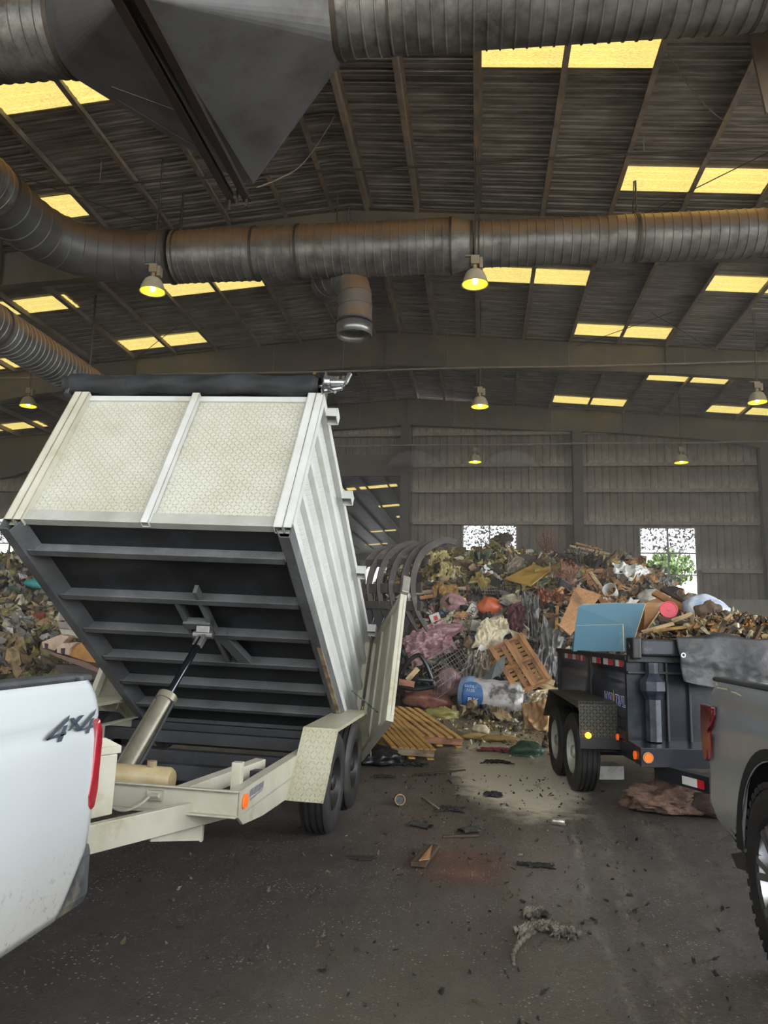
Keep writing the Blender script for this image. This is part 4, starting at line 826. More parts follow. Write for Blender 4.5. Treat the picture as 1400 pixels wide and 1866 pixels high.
def crumple(n=8, amp=.22, fr=3.0):
    """unit crumpled sheet"""
    g = np.linspace(-1, 1, n); X, Y = np.meshgrid(g, g, indexing='ij'); o = rng.uniform(0, 50)
    Z = np.array([[noise.noise(Vector((x*fr/2+o, y*fr/2, o)))*amp*2+noise.noise(Vector((x*fr*1.7, y*fr*1.7+o, 1)))*amp for y in g] for x in g])
    V = np.stack([X*(1-.25*np.abs(Z)), Y, Z], -1).reshape(-1, 3); Fc = [(i*n+j, (i+1)*n+j, (i+1)*n+j+1, i*n+j+1) for i in range(n-1) for j in range(n-1)]; return V, Fc
def blobv(amp=.35):
    o = rng.uniform(0, 50); k = np.array([1+amp*2*noise.noise(Vector(tuple(p*1.4+o)))+amp*noise.noise(Vector(tuple(p*3.7-o))) for p in IV]); return IV*k[:, None], IF
def tubev():
    a = np.linspace(0, 2*np.pi, 7)[:-1]; h = np.linspace(-1, 1, 5); o = rng.uniform(0, 9)
    V = np.array([[.12*math.cos(t)+.2*math.sin(z*2+o), .12*math.sin(t)+.15*math.cos(z*2.4), z] for z in h for t in a]); return V, [(i*6+j, i*6+(j+1) % 6, (i+1)*6+(j+1) % 6, (i+1)*6+j) for i in range(4) for j in range(6)]
BV = np.array([[a, b, c] for a in (-1, 1) for b in (-1, 1) for c in (-1, 1)]); BF = [(0, 1, 3, 2), (4, 6, 7, 5), (0, 4, 5, 1), (2, 3, 7, 6), (0, 2, 6, 4), (1, 5, 7, 3)]
LIB = [crumple(7, .5, 4) for _ in range(10)]+[crumple(7, .8, 5) for _ in range(10)]; LIBB = [blobv(.6) for _ in range(14)]; LIBT = [tubev() for _ in range(6)]
class Heap:
    def __init__(s): s.v = []; s.f = []; s.mi = []; s.o = 0
    def put(s, V, Fc, p, sc_, rm, mi):
        W_ = (V*sc_) @ rm.T+p; s.v.append(W_); s.f += [tuple(i+s.o for i in f) for f in Fc]; s.mi += [mi]*len(Fc); s.o += len(V)
    def bits(s, n, fn, colf, smin, smax, mix=(.34, .38, .14, .14)):
        for _ in range(n):
            p = fn()
            if p is None: continue
            k = rng.choice(4, p=mix); z = math.exp(rng.uniform(math.log(smin), math.log(smax))); mi = PK.index(colf(p)); rm = rotm()
            if k == 0: V, Fc = LIB[rng.integers(len(LIB))]; s.put(V, Fc, p, np.array([z, z*rng.uniform(.5, 1), z*1.1]), rm, mi)
            elif k == 1: V, Fc = LIBB[rng.integers(len(LIBB))]; s.put(V, Fc, p, np.array([z*1.1, z*.55, z*.3]), rm, mi)
            elif k == 2: s.put(BV, BF, p, np.array([z*1.1, z*rng.uniform(.1, .3), .012]), rm, PK.index(rng.choice(['wood', 'tan', 'brown', 'dark', 'cream'])))
            else: V, Fc = LIBT[rng.integers(len(LIBT))]; s.put(V, Fc, p, np.array([z*.8, z*.8, z*1.2]), rm, mi)
    def base(s, fn, x0, x1, y0, y1, nx, ny, mi):
        V = np.array([fn(lerp(x0, x1, i/nx), lerp(y0, y1, j/ny)) for i in range(nx+1) for j in range(ny+1)])
        s.put(V, [(i*(ny+1)+j, (i+1)*(ny+1)+j, (i+1)*(ny+1)+j+1, i*(ny+1)+j+1) for i in range(nx) for j in range(ny)], np.zeros(3), np.ones(3), np.eye(3), PK.index(mi))
    def build(s, name, label, cat):
        me = bpy.data.meshes.new(name); me.from_pydata(np.concatenate(s.v).tolist(), [], s.f)
        for m_ in PM: me.materials.append(m_)
        me.polygons.foreach_set('material_index', s.mi); me.polygons.foreach_set('use_smooth', [len(f) != 4 or len(s.f) < 0 or True for f in s.f]); me.update()
        try: me.set_sharp_from_angle(angle=R(50))
        except Exception: pass
        o = bpy.data.objects.new(name, me); col.objects.link(o); return tag(o, label, cat, kind='stuff')
CR = [(at(x, y, Y=20.5).x, at(x, y, Y=20.5).z) for x, y in ((640, 1150), (700, 1060), (745, 1020), (800, 1012), (850, 1008), (900, 1000), (960, 1010), (1050, 1012), (1100, 1016), (1150, 1022), (1180, 1038), (1215, 1064), (1255, 1105), (1330, 1135), (1400, 1150), (1500, 1160))]
def hz(x, y):
    zc = interp(x, CR); yf = interp(x, [(-3.5, 18), (-1.5, 16.6), (1.5, 16.4), (4, 15.5), (9, 15)]); t = (y-yf)/(20.5-yf)
    if t <= 0: return -.05+.0*t
    if t < 1: z = zc*(t**.75*(1.18-.18*t))
    else: z = zc*(1-.035*(y-20.5))
    return max(z, 0)+.22*noise.noise(Vector((x*.9, y*.9, 0)))*min(1, t*3)+.1*noise.noise(Vector((x*2.5, y*2.5, 4)))*min(1, t*3)
def on_heap(px, py, f=None, lift=0.0):
    d = ray(px, py); o = Vector((0, 0, H)); f = f or hz
    t = 14/d.y
    while t*d.y < 30:
        p = o+d*t
        if p.z < f(p.x, p.y): break
        t += .05/d.y
    return o+d*(t-lift/d.y)
Hp = Heap(); Hp.base(lambda x, y: (x, y, hz(x, y)-.1), -4.2, 10.5, 15, 27, 90, 70, 'brown')
def prh():
    x = rng.uniform(-3.8, 8.5); y = rng.triangular(15.8, 18, 22.2); z = hz(x, y)
    if z <= .02: return None
    return np.array([x, y, z+rng.uniform(-.08, .08)])
def ch(p):
    x, y, z = p
    if z > 2.6 and x < 3.6: w_ = {'olive': 22, 'mustard': 14, 'brown': 16, 'dark': 14, 'tan': 14, 'cream': 9, 'grey': 6, 'green': 4, 'white': 2}
    elif x < 2.0: w_ = {'grey': 14, 'white': 12, 'cream': 12, 'dark': 20, 'char': 12, 'brown': 12, 'tan': 8, 'pink': 5, 'red': 3, 'blue': 2, 'wood': 5}
    else: w_ = {'wood': 26, 'brown': 18, 'dark': 18, 'tan': 12, 'cream': 8, 'grey': 8, 'char': 8, 'white': 4, 'red': 1}
    k = list(w_); q = np.array([w_[i] for i in k], float); return rng.choice(k, p=q/q.sum())
Hp.bits(7200, prh, ch, .045, .19); Hp.bits(520, prh, ch, .18, .36)
Hp.build('garbage_heap', 'huge heap of mixed household rubbish and broken wood against the back wall', 'garbage heap')
# left heap
def hz2(x, y):
    zc = interp(x, [(-26, 3.2), (-18, 3.4), (-15.2, 3.3), (-14.2, 3.45), (-13.4, 3.75), (-12.4, 3.6), (-10.8, 2.7), (-9.4, 1.5), (-8, .6), (-7, 0)]); t = (y-16)/(5.5)
    if t <= 0: return -.05
    z = zc*min(1, t**.8*(1.1-.1*t)) if t < 1 else zc*(1-.02*(y-21.5))
    return max(z, 0)+.25*noise.noise(Vector((x*.8, y*.8, 7)))*min(1, t*3)+.1*noise.noise(Vector((x*2.5, y*2.5, 4)))*min(1, t*3)
Hl = Heap(); Hl.base(lambda x, y: (x, y, hz2(x, y)-.1), -22, -6.5, 15.5, 27, 70, 50, 'brown')
def prl():
    x = rng.uniform(-16.5, -7.2); y = rng.triangular(16, 18.5, 23); z = hz2(x, y)
    return None if z <= .02 else np.array([x, y, z+rng.uniform(-.08, .08)])
def cl(p):
    w_ = {'olive': 14, 'mustard': 6, 'brown': 16, 'dark': 12, 'tan': 16, 'cream': 8, 'grey': 20, 'green': 3, 'white': 2, 'red': .7, 'blue': .3}
    k = list(w_); q = np.array([w_[i] for i in k], float); return rng.choice(k, p=q/q.sum())
Hl.bits(4200, prl, cl, .08, .36, (.4, .42, .02, .16)); Hl.build('garbage_heap', 'paler heap of mixed rubbish at the far left beside the loader bucket', 'garbage heap')
# strewn litter crumbs on the floor in front of the heap
Hc = Heap()
def prc():
    x = rng.normal(.9, .8); y = rng.normal(13.2, 1.6)
    return np.array([x, y, .012]) if 10.2 < y < 17 and x < 2.2+max(0, (y-12))*.2 else None
Hc.bits(650, prc, lambda p: rng.choice(['cream', 'tan', 'mustard', 'brown', 'dark', 'white'], p=[.3, .28, .16, .12, .1, .04]), .012, .06, (.3, .5, .2, 0))
Hc.bits(90, lambda: np.array([rng.normal(.3, .8), rng.uniform(14.5, 16.8), .03]), lambda p: rng.choice(['brown', 'olive', 'dark', 'tan']), .06, .22)
Hc.build('litter_crumbs', 'pale crumbs and shreds strewn on the floor before the big heap', 'litter')
Hd = Heap()
Hd.bits(700, lambda: np.array([rng.normal(.15, 1.0), rng.uniform(2.4, 9.0), .006]), lambda p: rng.choice(['dark', 'char', 'brown', 'grey'], p=[.5, .3, .15, .05]), .005, .02, (0, 1, 0, 0))
Hd.build('dirt_clods', 'small dark crumbs of dirt scattered on the near floor', 'dirt')

# ================================================================== THINGS IN AND BEFORE THE HEAP
def wood(name, c1, c2, dark='4a3826'):
    N = NT(name); v = N.coord((9, 1.1, 9)); g = N.noise(v, 3.2, 6, .65, .6); c = N.mix(N.ramp(g, .38, .64), lin(c1), lin(c2)); c = N.mix(N.math('MULTIPLY', N.ramp(N.noise(N.coord(), 3, 5), .52, .7), .7), c, lin(dark))
    N.l(c, N.b.inputs['Base Color']); N.b.inputs['Roughness'].default_value = .75; N.l(N.bump(g, .4, .01), N.b.inputs['Normal']); return N.m
w_or = wood('wood_orange', 'a67b50', '80583a'); w_pal = wood('wood_pallet', 'bd9657', '9a733f'); w_gry = wood('wood_grey', '9c8e79', '73654f'); w_lt = wood('wood_light', 'cbb68d', 'a58c62'); w_dk = wood('wood_dark', '4a3a2a', '2e241b')
def plank(name, a, b, w_, t, mat, label, cat='plank', group=None, up=(0, -1, .4), parent=None):
    """board from a to b, built in its own frame so the grain runs along it"""
    a, b = Vector(a), Vector(b); d = b-a; L_ = d.length; d.normalize(); x = d.cross(Vector(up)); x.normalize(); z = x.cross(d)
    m = MB(); m.box((0, 0, 0), (w_, L_, t)); o = m.build(name, mat, parent, bevel=min(t*.12, .004)); o.matrix_local = Matrix.Translation((a+b)/2) @ Matrix((x, d, z)).transposed().to_4x4(); return tag(o, label, cat, group) if not parent else o
def hp(px, py, lift=.12): return on_heap(px, py, hz, lift)
def ply(name, pts, t, mat, label, cat, th_dir=None):
    pts = [Vector(p) for p in pts]; n = (pts[1]-pts[0]).cross(pts[2]-pts[1]).normalized()
    if n.y < 0: n = -n
    m = MB(); m.prism(pts, n*t); o = m.build(name, mat, bevel=.003); return tag(o, label, cat)
def lump(name, c, s, mat, label, cat, amp=.25, fr=1.5, wr=.06, wf=7, rot=(0, 0, 0), seed=0, knot=False, flat=0, sub=4, parent=None):
    """soft wrinkled body: bag, cloth bundle ..."""
    b = _bm.new(); _bm.ops.create_icosphere(b, subdivisions=sub, radius=1); rmx = Euler(rot).to_matrix()
    for v in b.verts:
        p = v.co.copy(); o = Vector((seed*3.1, seed*1.7, seed)); k = 1+amp*noise.noise(p*fr+o)+wr*(1-abs(noise.noise(Vector((p.x*wf, p.y*wf*.6, p.z*wf))+o))*2)
        k += wr*.6*noise.noise(p*wf*2.3+o)
        q = p*k
        if knot and p.z > .75: q.z += (p.z-.75)*2.2; q.x *= .45; q.y *= .45
        if flat: q.z = max(q.z, -flat)
        v.co = rmx @ Vector((q.x*s[0], q.y*s[1], q.z*s[2]))
    me = bpy.data.meshes.new(name); b.to_mesh(me); b.free(); me.materials.append(mat); me.polygons.foreach_set('use_smooth', [True]*len(me.polygons)); o = bpy.data.objects.new(name, me); col.objects.link(o); o.location = c
    if parent: o.parent = parent; return o
    return tag(o, label, cat)
def fold(name, c, s, mat, label, cat, rot=(0, 0, 0), amp=.22, fr=2.2, seed=0, strands=0, nn=44, solid=.004, edge=.12):
    """crumpled sheet of cloth / plastic / paper with ragged outline"""
    o = Vector((seed*5.3, seed*2.1, 0)); m = MB()
    def fn(u, v):
        x, y = u*2-1, v*2-1; e = 1+edge*noise.noise(Vector((x*2.5, y*2.5, seed)))*(abs(x)+abs(y))
        z = amp*(1-2*abs(noise.noise(Vector((x*fr, y*fr*.7, 0))+o)))+amp*.4*noise.noise(Vector((x*fr*3, y*fr*3, 1))+o)+(strands and .06*math.sin(y*strands+5*noise.noise(Vector((x*1.5, y, 2))+o)))
        z -= .25*(x*x+y*y)*amp*2
        return (x*e*s[0], y*e*s[1], z*s[2])
    m.grid(fn, nn, nn); q = m.build(name, mat, smooth=True, solid=solid, fix=False); q.location = c; q.rotation_euler = rot; return tag(q, label, cat) if label else q
pinkm = M('pink_plastic_film', 'a07f80', '846467', 3, .4, 0, .5, 12, dirt='6e4248', dscale=3, dlo=.5, dhi=.7); brnpk = M('brown_pink_film', '9c6a58', '7b4c40', 3, .4, 0, .5, 14, dirt='4e2e28', dscale=3, dlo=.5, dhi=.7)
orgm = M('orange_bag', 'c06238', 'a04a2a', 4, .4, 0, .5, 16); papm = M('cream_paper', 'c6bb9f', 'a39a80', 4, .7, 0, .4, 12, dirt='756a50', dscale=3, dlo=.5, dhi=.7)
whtp = M('white_plastic', 'd5d5d0', 'b5b5af', 3, .4, 0, .4, 10, dirt='8a867c', dscale=4, dlo=.55, dhi=.72); gryp = M('grey_plastic_film', '83827e', '605f5c', 3, .45, 0, .5, 9, dirt='3d3b38', dscale=4, dlo=.5, dhi=.7)
blkp = M('black_plastic', '17181b', '232427', 5, .3, 0, .2, 20)
# --- bags and bundles
lump('orange_bag', hp(895, 1106, .35), (.30, .22, .22), orgm, 'bright orange filled plastic bag in the middle of the heap', 'bag', .15, 1.4, .05, 6, (.2, .1, .2), 1)
lump('pink_net_bag', hp(826, 1100, .30), (.28, .22, .23), pinkm, 'round pink bag left of the orange bag', 'bag', .15, 1.3, .07, 6, (0, 0, 0), 2)
fold('pink_cloth', hp(780, 1172, .45), (.52, .38, .30), pinkm, 'large crumpled pink cloth spread over the heap beside the open trailer door', 'cloth', (R(62), R(-24), R(8)), .32, 2.4, 3, 34, 80, .004, .06)
lump('pink_cloth_roll', hp(805, 1150, .45), (.42, .16, .14), pinkm, 'rolled pink cloth lying on top of the large pink cloth', 'cloth', .3, 1.4, .10, 5, (.1, -.18, .05), 5)
lump('pink_plastic_bag', hp(817, 1245, .35), (.30, .24, .28), pinkm, 'pink plastic bag lying left of the big blue and white roll', 'bag', .25, 1.5, .07, 5, (.2, .3, 0), 7)
lump('brown_plastic_bag', hp(783, 1277, .32), (.52, .26, .20), brnpk, 'reddish brown plastic bag at the foot of the heap near the wooden pallets', 'bag', .25, 1.5, .07, 6, (0, .1, .12), 9)
# --- big wrapped roll with the blue disc
RO = empty('wrapped_roll', hp(897, 1268, .50), (0, R(5), R(-12)), label='big round roll in dirty white plastic with a blue printed label', cat='roll')
rollm = M('dirty_white_wrap', 'bdbbb7', '8f8c86', 2.5, .4, 0, .7, 9, dirt='4a4743', dscale=2.8, dlo=.5, dhi=.6); m = MB()
def rf(u, v):
    a = v*2*math.pi; x = lerp(-.66, .66, u); r = .345*(1-.75*max(0, abs(u*2-1)-.78)**1.1*2.4)+.018*noise.noise(Vector((x*4, math.cos(a)*2, math.sin(a)*2)))+.008*math.sin(a*9+x*5); return (x, r*math.cos(a), r*.93*math.sin(a))
m.grid(rf, 60, 48); m.build('roll_body', rollm, RO, smooth=True)
bl = M('label_blue', '3f6da3', '2f5a92', 3, .35, 0, .3, 10, dirt='8d97a3', dscale=5, dlo=.58, dhi=.7); m = MB()
def lf(u, v):
    r_ = v*.27; a = 2*math.pi*u; x = -.36+r_*.95*math.cos(a); s_ = r_*1.15*math.sin(a)-.02; th_ = math.pi-s_/.355; rr = .372*(1-.75*max(0, abs(x/.66)-.78)**1.1*2.4)
    return (x, rr*math.cos(th_), rr*.93*math.sin(th_)+.0)
m.grid(lf, 40, 10); m.build('blue_label', bl, RO, smooth=True, fix=False)
m = MB(); m.grid(lambda u, v: (lambda a: (lerp(-.64, -.36, u), (.366-.10*max(0, .5-u))*math.cos(a), (.34-.10*max(0, .5-u))*math.sin(a)))(math.pi*(.5+1.0*v)), 8, 20); m.build('blue_band', M('band_blue', '8aa3bd', '6d8fb5', 6, .4, 0, .3, 10), RO, smooth=True, fix=False)
tw = M('print_white', 'd8dde2')
for k, (body, sz, x0, z0) in enumerate((('FUX', .11, -.41, -.13), ('11:35', .08, -.46, .06), ('BAITIS', .07, -.50, .14))):
    text(body, sz, tw, RO, (x0, -.375, z0), (R(90), 0, 0), 'label_lettering', .002)
lump('grey_plastic_bundle', hp(958, 1272, .3), (.12, .12, .16), gryp, 'grey twisted plastic end beside the big wrapped roll', 'plastic sheet', .3, 2, .1, 6, (.2, .4, 0), 11)
# --- pallets
def pallet(name, label, corners, mat, slats=7, t=.02, gap=.35, stringer=.09, side=1, smat=None):
    """corners: 3d points of the top face a,b (slat direction a->b), and d (across)"""
    a, b, d = [Vector(p) for p in corners]; u = b-a; v = d-a; v -= u.normalized()*v.dot(u.normalized()); n = u.cross(v).normalized()*side
    root = empty(name, a, label=label, cat='pallet'); U, V = u.normalized(), v.normalized(); lu, lv = u.length, v.length; mm = Matrix((U, V, n)).transposed().to_4x4()
    root.matrix_world = Matrix.Translation(a) @ mm
    sw = lv/slats
    for i in range(slats):
        m = MB(); m.box((0, 0, 0), (sw*(1-gap), lu*random.uniform(.985, 1), t)); o = m.build('slat', mat, root, bevel=.002); o.matrix_local = Matrix.Translation((lu/2, sw*(i+.5), 0)) @ Matrix.Rotation(R(90)+random.uniform(-.012, .012), 4, 'Z')
    for q in (.03, .5, .97):
        m = MB(); m.box((0, 0, 0), (.04, lv, stringer)); o = m.build('stringer', smat or mat, root, bevel=.002); o.matrix_local = Matrix.Translation((lu*q, lv/2, -t/2-stringer/2))
    for q in (.08, .5, .92):
        m = MB(); m.box((0, 0, 0), (.09, lu, t)); o = m.build('bottom_board', mat, root, bevel=.002); o.matrix_local = Matrix.Translation((lu/2, lv*q, -t*1.5-stringer)) @ Matrix.Rotation(R(90), 4, 'Z')
    return root
w_red = wood('wood_reddish', 'a8795f', '845743')
pc, pd, pb_ = at(795, 1367, Z=.12), at(717, 1293, Y=11.2), at(726, 1376, Z=.12)
pallet('wooden_pallet', 'pale wooden pallet leaning on the floor right behind the open trailer door', (pd, pc, pd+pb_-pc), w_pal, 7, .02, .22, .09, -1, w_gry)
pc, pd, pb_ = at(846, 1346, Z=.12), at(766, 1291, Y=12.4), at(782, 1356, Z=.12)
pallet('wooden_pallet', 'reddish wooden pallet lying behind the leaning pallet, some slats missing', (pd, pc, pd+pb_-pc), w_pal, 5, .02, .4, .09, -1, w_red)
c1, c2, c3 = at(952, 1157, Y=16.95), at(893, 1192, Y=16.75), at(1005, 1238, Y=16.25)
pallet('wooden_pallet', 'orange wooden pallet standing tilted against the heap above the wrapped roll', (c1+Vector((0, -.25, 0)), c3+Vector((0, -.25, 0)), c2+Vector((0, -.25, 0))), w_or, 4, .02, .5, .08, 1, w_or)
op = col.objects['wooden_pallet.002'] if 'wooden_pallet.002' in col.objects else None
lv_ = (c2-c1).length; lu_ = (c3-c1).length
for i in range(11):
    m = MB(); m.box((0, 0, 0), (.075, lv_*.98, .015)); o = m.build('back_slat', w_pal if i % 3 else w_or, op, bevel=.002); o.matrix_local = Matrix.Translation((lu_*(i+.5)/11, lv_/2, .05))
# --- boards on the heap
yb = M('mustard_board', 'a98a3c', '8f7330', 3, .55, 0, .1, 20, dirt='6a5526', dscale=2, dlo=.55, dhi=.7)
ply('yellow_board', [at(x, y, Y=Y) for x, y, Y in ((919, 1054, 18.3), (967, 1067, 18.0), (1004, 1038, 18.8), (972, 1028, 19.4))], .03, yb, 'flat mustard yellow board lying on top of the heap', 'board')
ply('plywood_sheet', [at(x, y, Y=Y) for x, y, Y in ((1019, 1140, 16.6), (1052, 1068, 17.3), (1096, 1084, 17.3), (1068, 1122, 16.9), (1040, 1158, 16.6))], .03, w_or, 'ragged orange brown plywood sheet standing behind the blue boards', 'board')
ply('particle_board', [at(x, y, Y=Y) for x, y, Y in ((1160, 1150, 9.9), (1178, 1098, 10.1), (1224, 1080, 10.5), (1213, 1098, 10.3), (1176, 1150, 9.8))], .018, M('brown_board', '8a6236', '76522c', 3, .6), 'brown board with pale chipped edge leaning right of the blue boards', 'board')
plank('board_edge_strip', at(1176, 1153, Y=9.7), at(1224, 1082, Y=10.3), .02, .02, w_lt, 'pale chipped strip along the leaning brown board', 'strip')
grp = 'loose broken boards on the heap'
PL = [((1065, 1046), (1108, 1108), .16, w_or, 'split orange beam leaning over the left of the two crossed ones'), ((1076, 1043), (1118, 1104), .10, w_lt, 'pale split beam lying against the orange leaning beam'), ((1068, 1040), (1130, 1042), .12, w_or, 'short orange beam lying level above the leaning beams'),
      ((1112, 1046), (1168, 1110), .12, w_or, 'long orange beam running down right behind the white bucket'), ((1130, 1062), (1160, 1100), .07, w_dk, 'dark thin board beside the white bucket'), ((1110, 1098), (1160, 1090), .10, w_or, 'short orange board lying just above the blue board'),
      ((1038, 995), (1112, 1010), .10, w_lt, 'topmost pale green tinted plank on the heap crest'), ((1050, 990), (1098, 1002), .08, w_pal, 'short tan plank on the very top of the crest'), ((1045, 1003), (1125, 1024), .09, w_gry, 'grey plank just below the crest planks'),
      ((1085, 1008), (1140, 1014), .06, w_gry, 'thin grey strip pointing right from the crest'), ((1128, 997), (1200, 1060), .12, w_lt, 'pale dusty plank sloping down right from the crest'), ((1118, 1016), (1150, 1022), .07, w_or, 'short brown plank below the sloping dusty plank'),
      ((1180, 1046), (1204, 1040), .09, w_lt, 'stubby pale plank in front of the right window'), ((1192, 1080), (1275, 1125), .15, w_or, 'wide orange plank running down to the right beside the red lid'), ((1205, 1074), (1268, 1108), .06, w_dk, 'dark thin plank above the wide orange plank'),
      ((750, 1082), (850, 1072), .10, w_gry, 'long grey brown plank lying level across the left of the heap'), ((765, 1090), (815, 1083), .09, w_or, 'short splintered orange board left end of the level plank'), ((905, 1098), (946, 1076), .05, w_lt, 'thin tan stick right of the orange bag'),
      ((880, 1118), (932, 1100), .09, w_or, 'splintered board below the thin tan stick'), ((1020, 1150), (1045, 1060), .0, None, ''), ((806, 985), (838, 1030), .07, w_red, 'thin reddish board leaning beside the grapple tines'), ((835, 1010), (890, 1012), .07, w_pal, 'yellowish plank on the crest right of the grapple'),
      ((820, 1145), (852, 1147), .07, pinkm, 'short pink painted stick at the edge of the pink cloth'), ((1002, 1142), (1062, 1108), .3, w_dk, 'wide dark timber leaning under the dry branches'), ((985, 1160), (1040, 1130), .2, w_dk, 'dark weathered timber left of the plywood sheet'),
      ((1016, 1105), (1013, 1165), .07, w_pal, 'thin upright tan post below the dry branches'), ((975, 1235), (1010, 1245), .12, w_lt, 'pale splintered board at the foot of the orange pallet'), ((985, 1247), (1016, 1262), .14, w_lt, 'pale board end beside the black trailer wheel'), ((968, 1262), (1012, 1268), .08, w_pal, 'tan board end above the cardboard'),
      ((1235, 1100), (1262, 1122), .06, w_lt, 'pale thin board end near the white and blue sack'), ((900, 1045), (918, 1060), .08, w_gry, 'small grey board beside the mustard board'), ((860, 1205), (880, 1232), .08, w_gry, 'small grey board right of the wire basket')]
for (a, b_, w_, mt, lab) in PL:
    if mt is None: continue
    pa, pb = hp(*a, .22), hp(*b_, .22)
    if max(a[0], b_[0]) > 1175 and a[1] > 1060 and a[0] > 1170: pa, pb = at(*a, Y=10.3), at(*b_, Y=9.8); w_ *= .6
    plank('broken_board', pa, pb, w_, .035, mt, lab+' on the heap' if 'heap' not in lab else lab, 'board', grp)
# --- blue boards standing in the black trailer
bb = M('blue_laminate', '40697a', '3b6474', 1.5, .45, 0, 0, dirt='4d7788', dscale=3, dlo=.6, dhi=.7); be = M('chipboard_edge', 'b8ad92', '9b8f74', 20, .8)
def blueboard(pix, Y, label, t=.02):
    pts = [at(x, y, Y=Yy) for x, y, Yy in pix]; n = Vector((0, 1, 0)); root = empty('blue_board', pts[0], label=label, cat='board')
    m = MB(); m.prism([p-pts[0] for p in pts], n*.003); m.build('laminate_face', bb, root); m = MB(); m.prism([p-pts[0]+n*.0035+Vector((.012, 0, .004)) for p in pts], n*t); m.build('chipboard_core', be, root)
blueboard([(1042, 1186, 9.55), (1054, 1106, 9.75), (1060, 1102, 9.75), (1110, 1099, 9.75), (1176, 1100, 9.75), (1161, 1148, 9.65), (1148, 1188, 9.55)], 0, 'large blue laminated board standing in the black trailer')
blueboard([(1045, 1187, 9.3), (1049, 1140, 9.42), (1135, 1138, 9.42), (1136.5, 1187, 9.3)], 0, 'smaller blue laminated board in front of the large blue one')
# --- load in the black trailer
Hk = Heap()
def hload(lx, ly): return .78+.92*math.exp(-((lx-1.85)/.78)**4)*math.exp(-((ly-.5)/1.7)**4)+.10*noise.noise(Vector((lx*2, ly*2, 9)))
V0 = lambda i, j, nx=20, ny=30: (lerp(.40, 2.26, i/nx), lerp(-.9, 2.2, j/ny))
Vv = np.array([tuple(KM @ Vector((lx, ly, hload(lx, ly)))) for lx, ly in [V0(i, j) for i in range(21) for j in range(31)]])
Hk.put(Vv, [(i*31+j, (i+1)*31+j, (i+1)*31+j+1, i*31+j+1) for i in range(20) for j in range(30)], np.zeros(3), np.ones(3), np.eye(3), PK.index('brown'))
def prk():
    lx, ly = rng.uniform(1.02, 2.2), rng.uniform(-.8, 1.7); return np.array(tuple(KM @ Vector((lx, ly, hload(lx, ly)+rng.uniform(0, .05)))))
Hk.bits(1500, prk, lambda p: rng.choice(['wood', 'tan', 'brown', 'cream', 'dark', 'grey'], p=[.36, .22, .18, .1, .1, .04]), .02, .085, (.15, .2, .58, .07)); Hk.bits(110, prk, lambda p: rng.choice(['wood', 'cream']), .07, .17, (0, 0, 1, 0))
Hk.build('scrap_wood_load', 'mixed splintered wood scraps filling the black trailer', 'wood scraps')
for (a, b_, w_, mt, lab, Y) in (((1200, 1128), (1300, 1146), .12, w_dk, 'dark board sloping along the top of the trailer load', 9.2), ((1278, 1136), (1372, 1158), .12, M('pale_green_board', 'a9ab86', '8b8e6b', 4, .6), 'pale green board on the trailer load above the tarp', 8.6), ((1345, 1137), (1440, 1150), .14, w_or, 'orange board at the right edge of the trailer load', 8.8),
                                 ((1300, 1131), (1420, 1139), .05, w_dk, 'thin dark strip behind the orange board on the load', 9.4), ((1225, 1132), (1262, 1118), .06, w_lt, 'short pale stick on the trailer load below the red lid', 9.0), ((1170, 1152), (1228, 1136), .05, w_lt, 'thin pale lath on the load right of the brown board', 8.9), ((1190, 1150), (1270, 1140), .04, w_pal, 'thin tan lath lying on the load', 8.8)):
    plank('loose_board', at(*a, Y=Y), at(*b_, Y=Y), w_, .02, mt, lab, 'board', 'boards on the trailer load', (0, -.5, 1))
rd = empty('paint_pail', at(1219, 1111, Y=9.3), (R(80), R(10), R(-15)), label='pail with a round red plastic lid on the wood scraps of the trailer load', cat='pail')
m = MB(); m.lathe([(0, .012), (.018, .012), (.02, .006), (.085, .006), (.088, .014), (.097, .014), (.10, .0), (.10, -.02)], 36); m.build('lid_disc', M('red_plastic', 'c8384a', 'b52f42', 3, .35), rd, smooth='auto')
m = MB(); m.lathe([(.088, -.02), (.08, -.16), (0, -.16)], 30); m.build('pail', whtp, rd, smooth='auto')
sk = lump('sack', at(1290, 1115, Y=9.8), (.27, .2, .19), M('white_blue_sack', 'c9ccd0', '6f8fbc', 5, .5, 0, .5, 10, dirt='8a8d90', dscale=4), 'white and blue plastic sack with brown contents behind the trailer load', 'sack', .15, 1.3, .08, 6, (0, .3, 0), 13)
lump('sack_contents', Vector((-.03, -.10, .0)), (.165, .13, .125), M('brown_clod', '5e4c3c', '46382c', 5, .8, 0, .8, 10), '', '', .3, 2, .1, 6, (0, 0, 0), 14, parent=sk)
# --- buckets, plastic bags, cartons
BU = empty('bucket', hp(1115, 1080, .4), (R(66), R(10), R(-35)), label='white paint bucket lying among the boards, printed side out', cat='bucket')
m = MB(); m.lathe([(0, -.17), (.13, -.17), (.155, .17), (.165, .17), (.165, .14), (.15, .12)], 32); m.build('pail', whtp, BU, smooth='auto'); m = MB()
for k in range(5): m.add([(.152*math.cos(a), .152*math.sin(a), .08-.035*k) for a in [(-2.0+.1*i) for i in range(8)]]+[(.150*math.cos(a), .150*math.sin(a), .065-.035*k) for a in [(-2.0+.1*i) for i in range(8)]], [(i, i+1, 9+i, 8+i) for i in range(7)])
m.build('faint_print', M('print_grey', '77787a'), BU, fix=False)
fold('plastic_bag', hp(1150, 1050, .4), (.42, .34, .32), whtp, 'thin white plastic bag draped over the boards near the crest', 'bag', (R(65), .1, .1), .45, 2.2, 21)
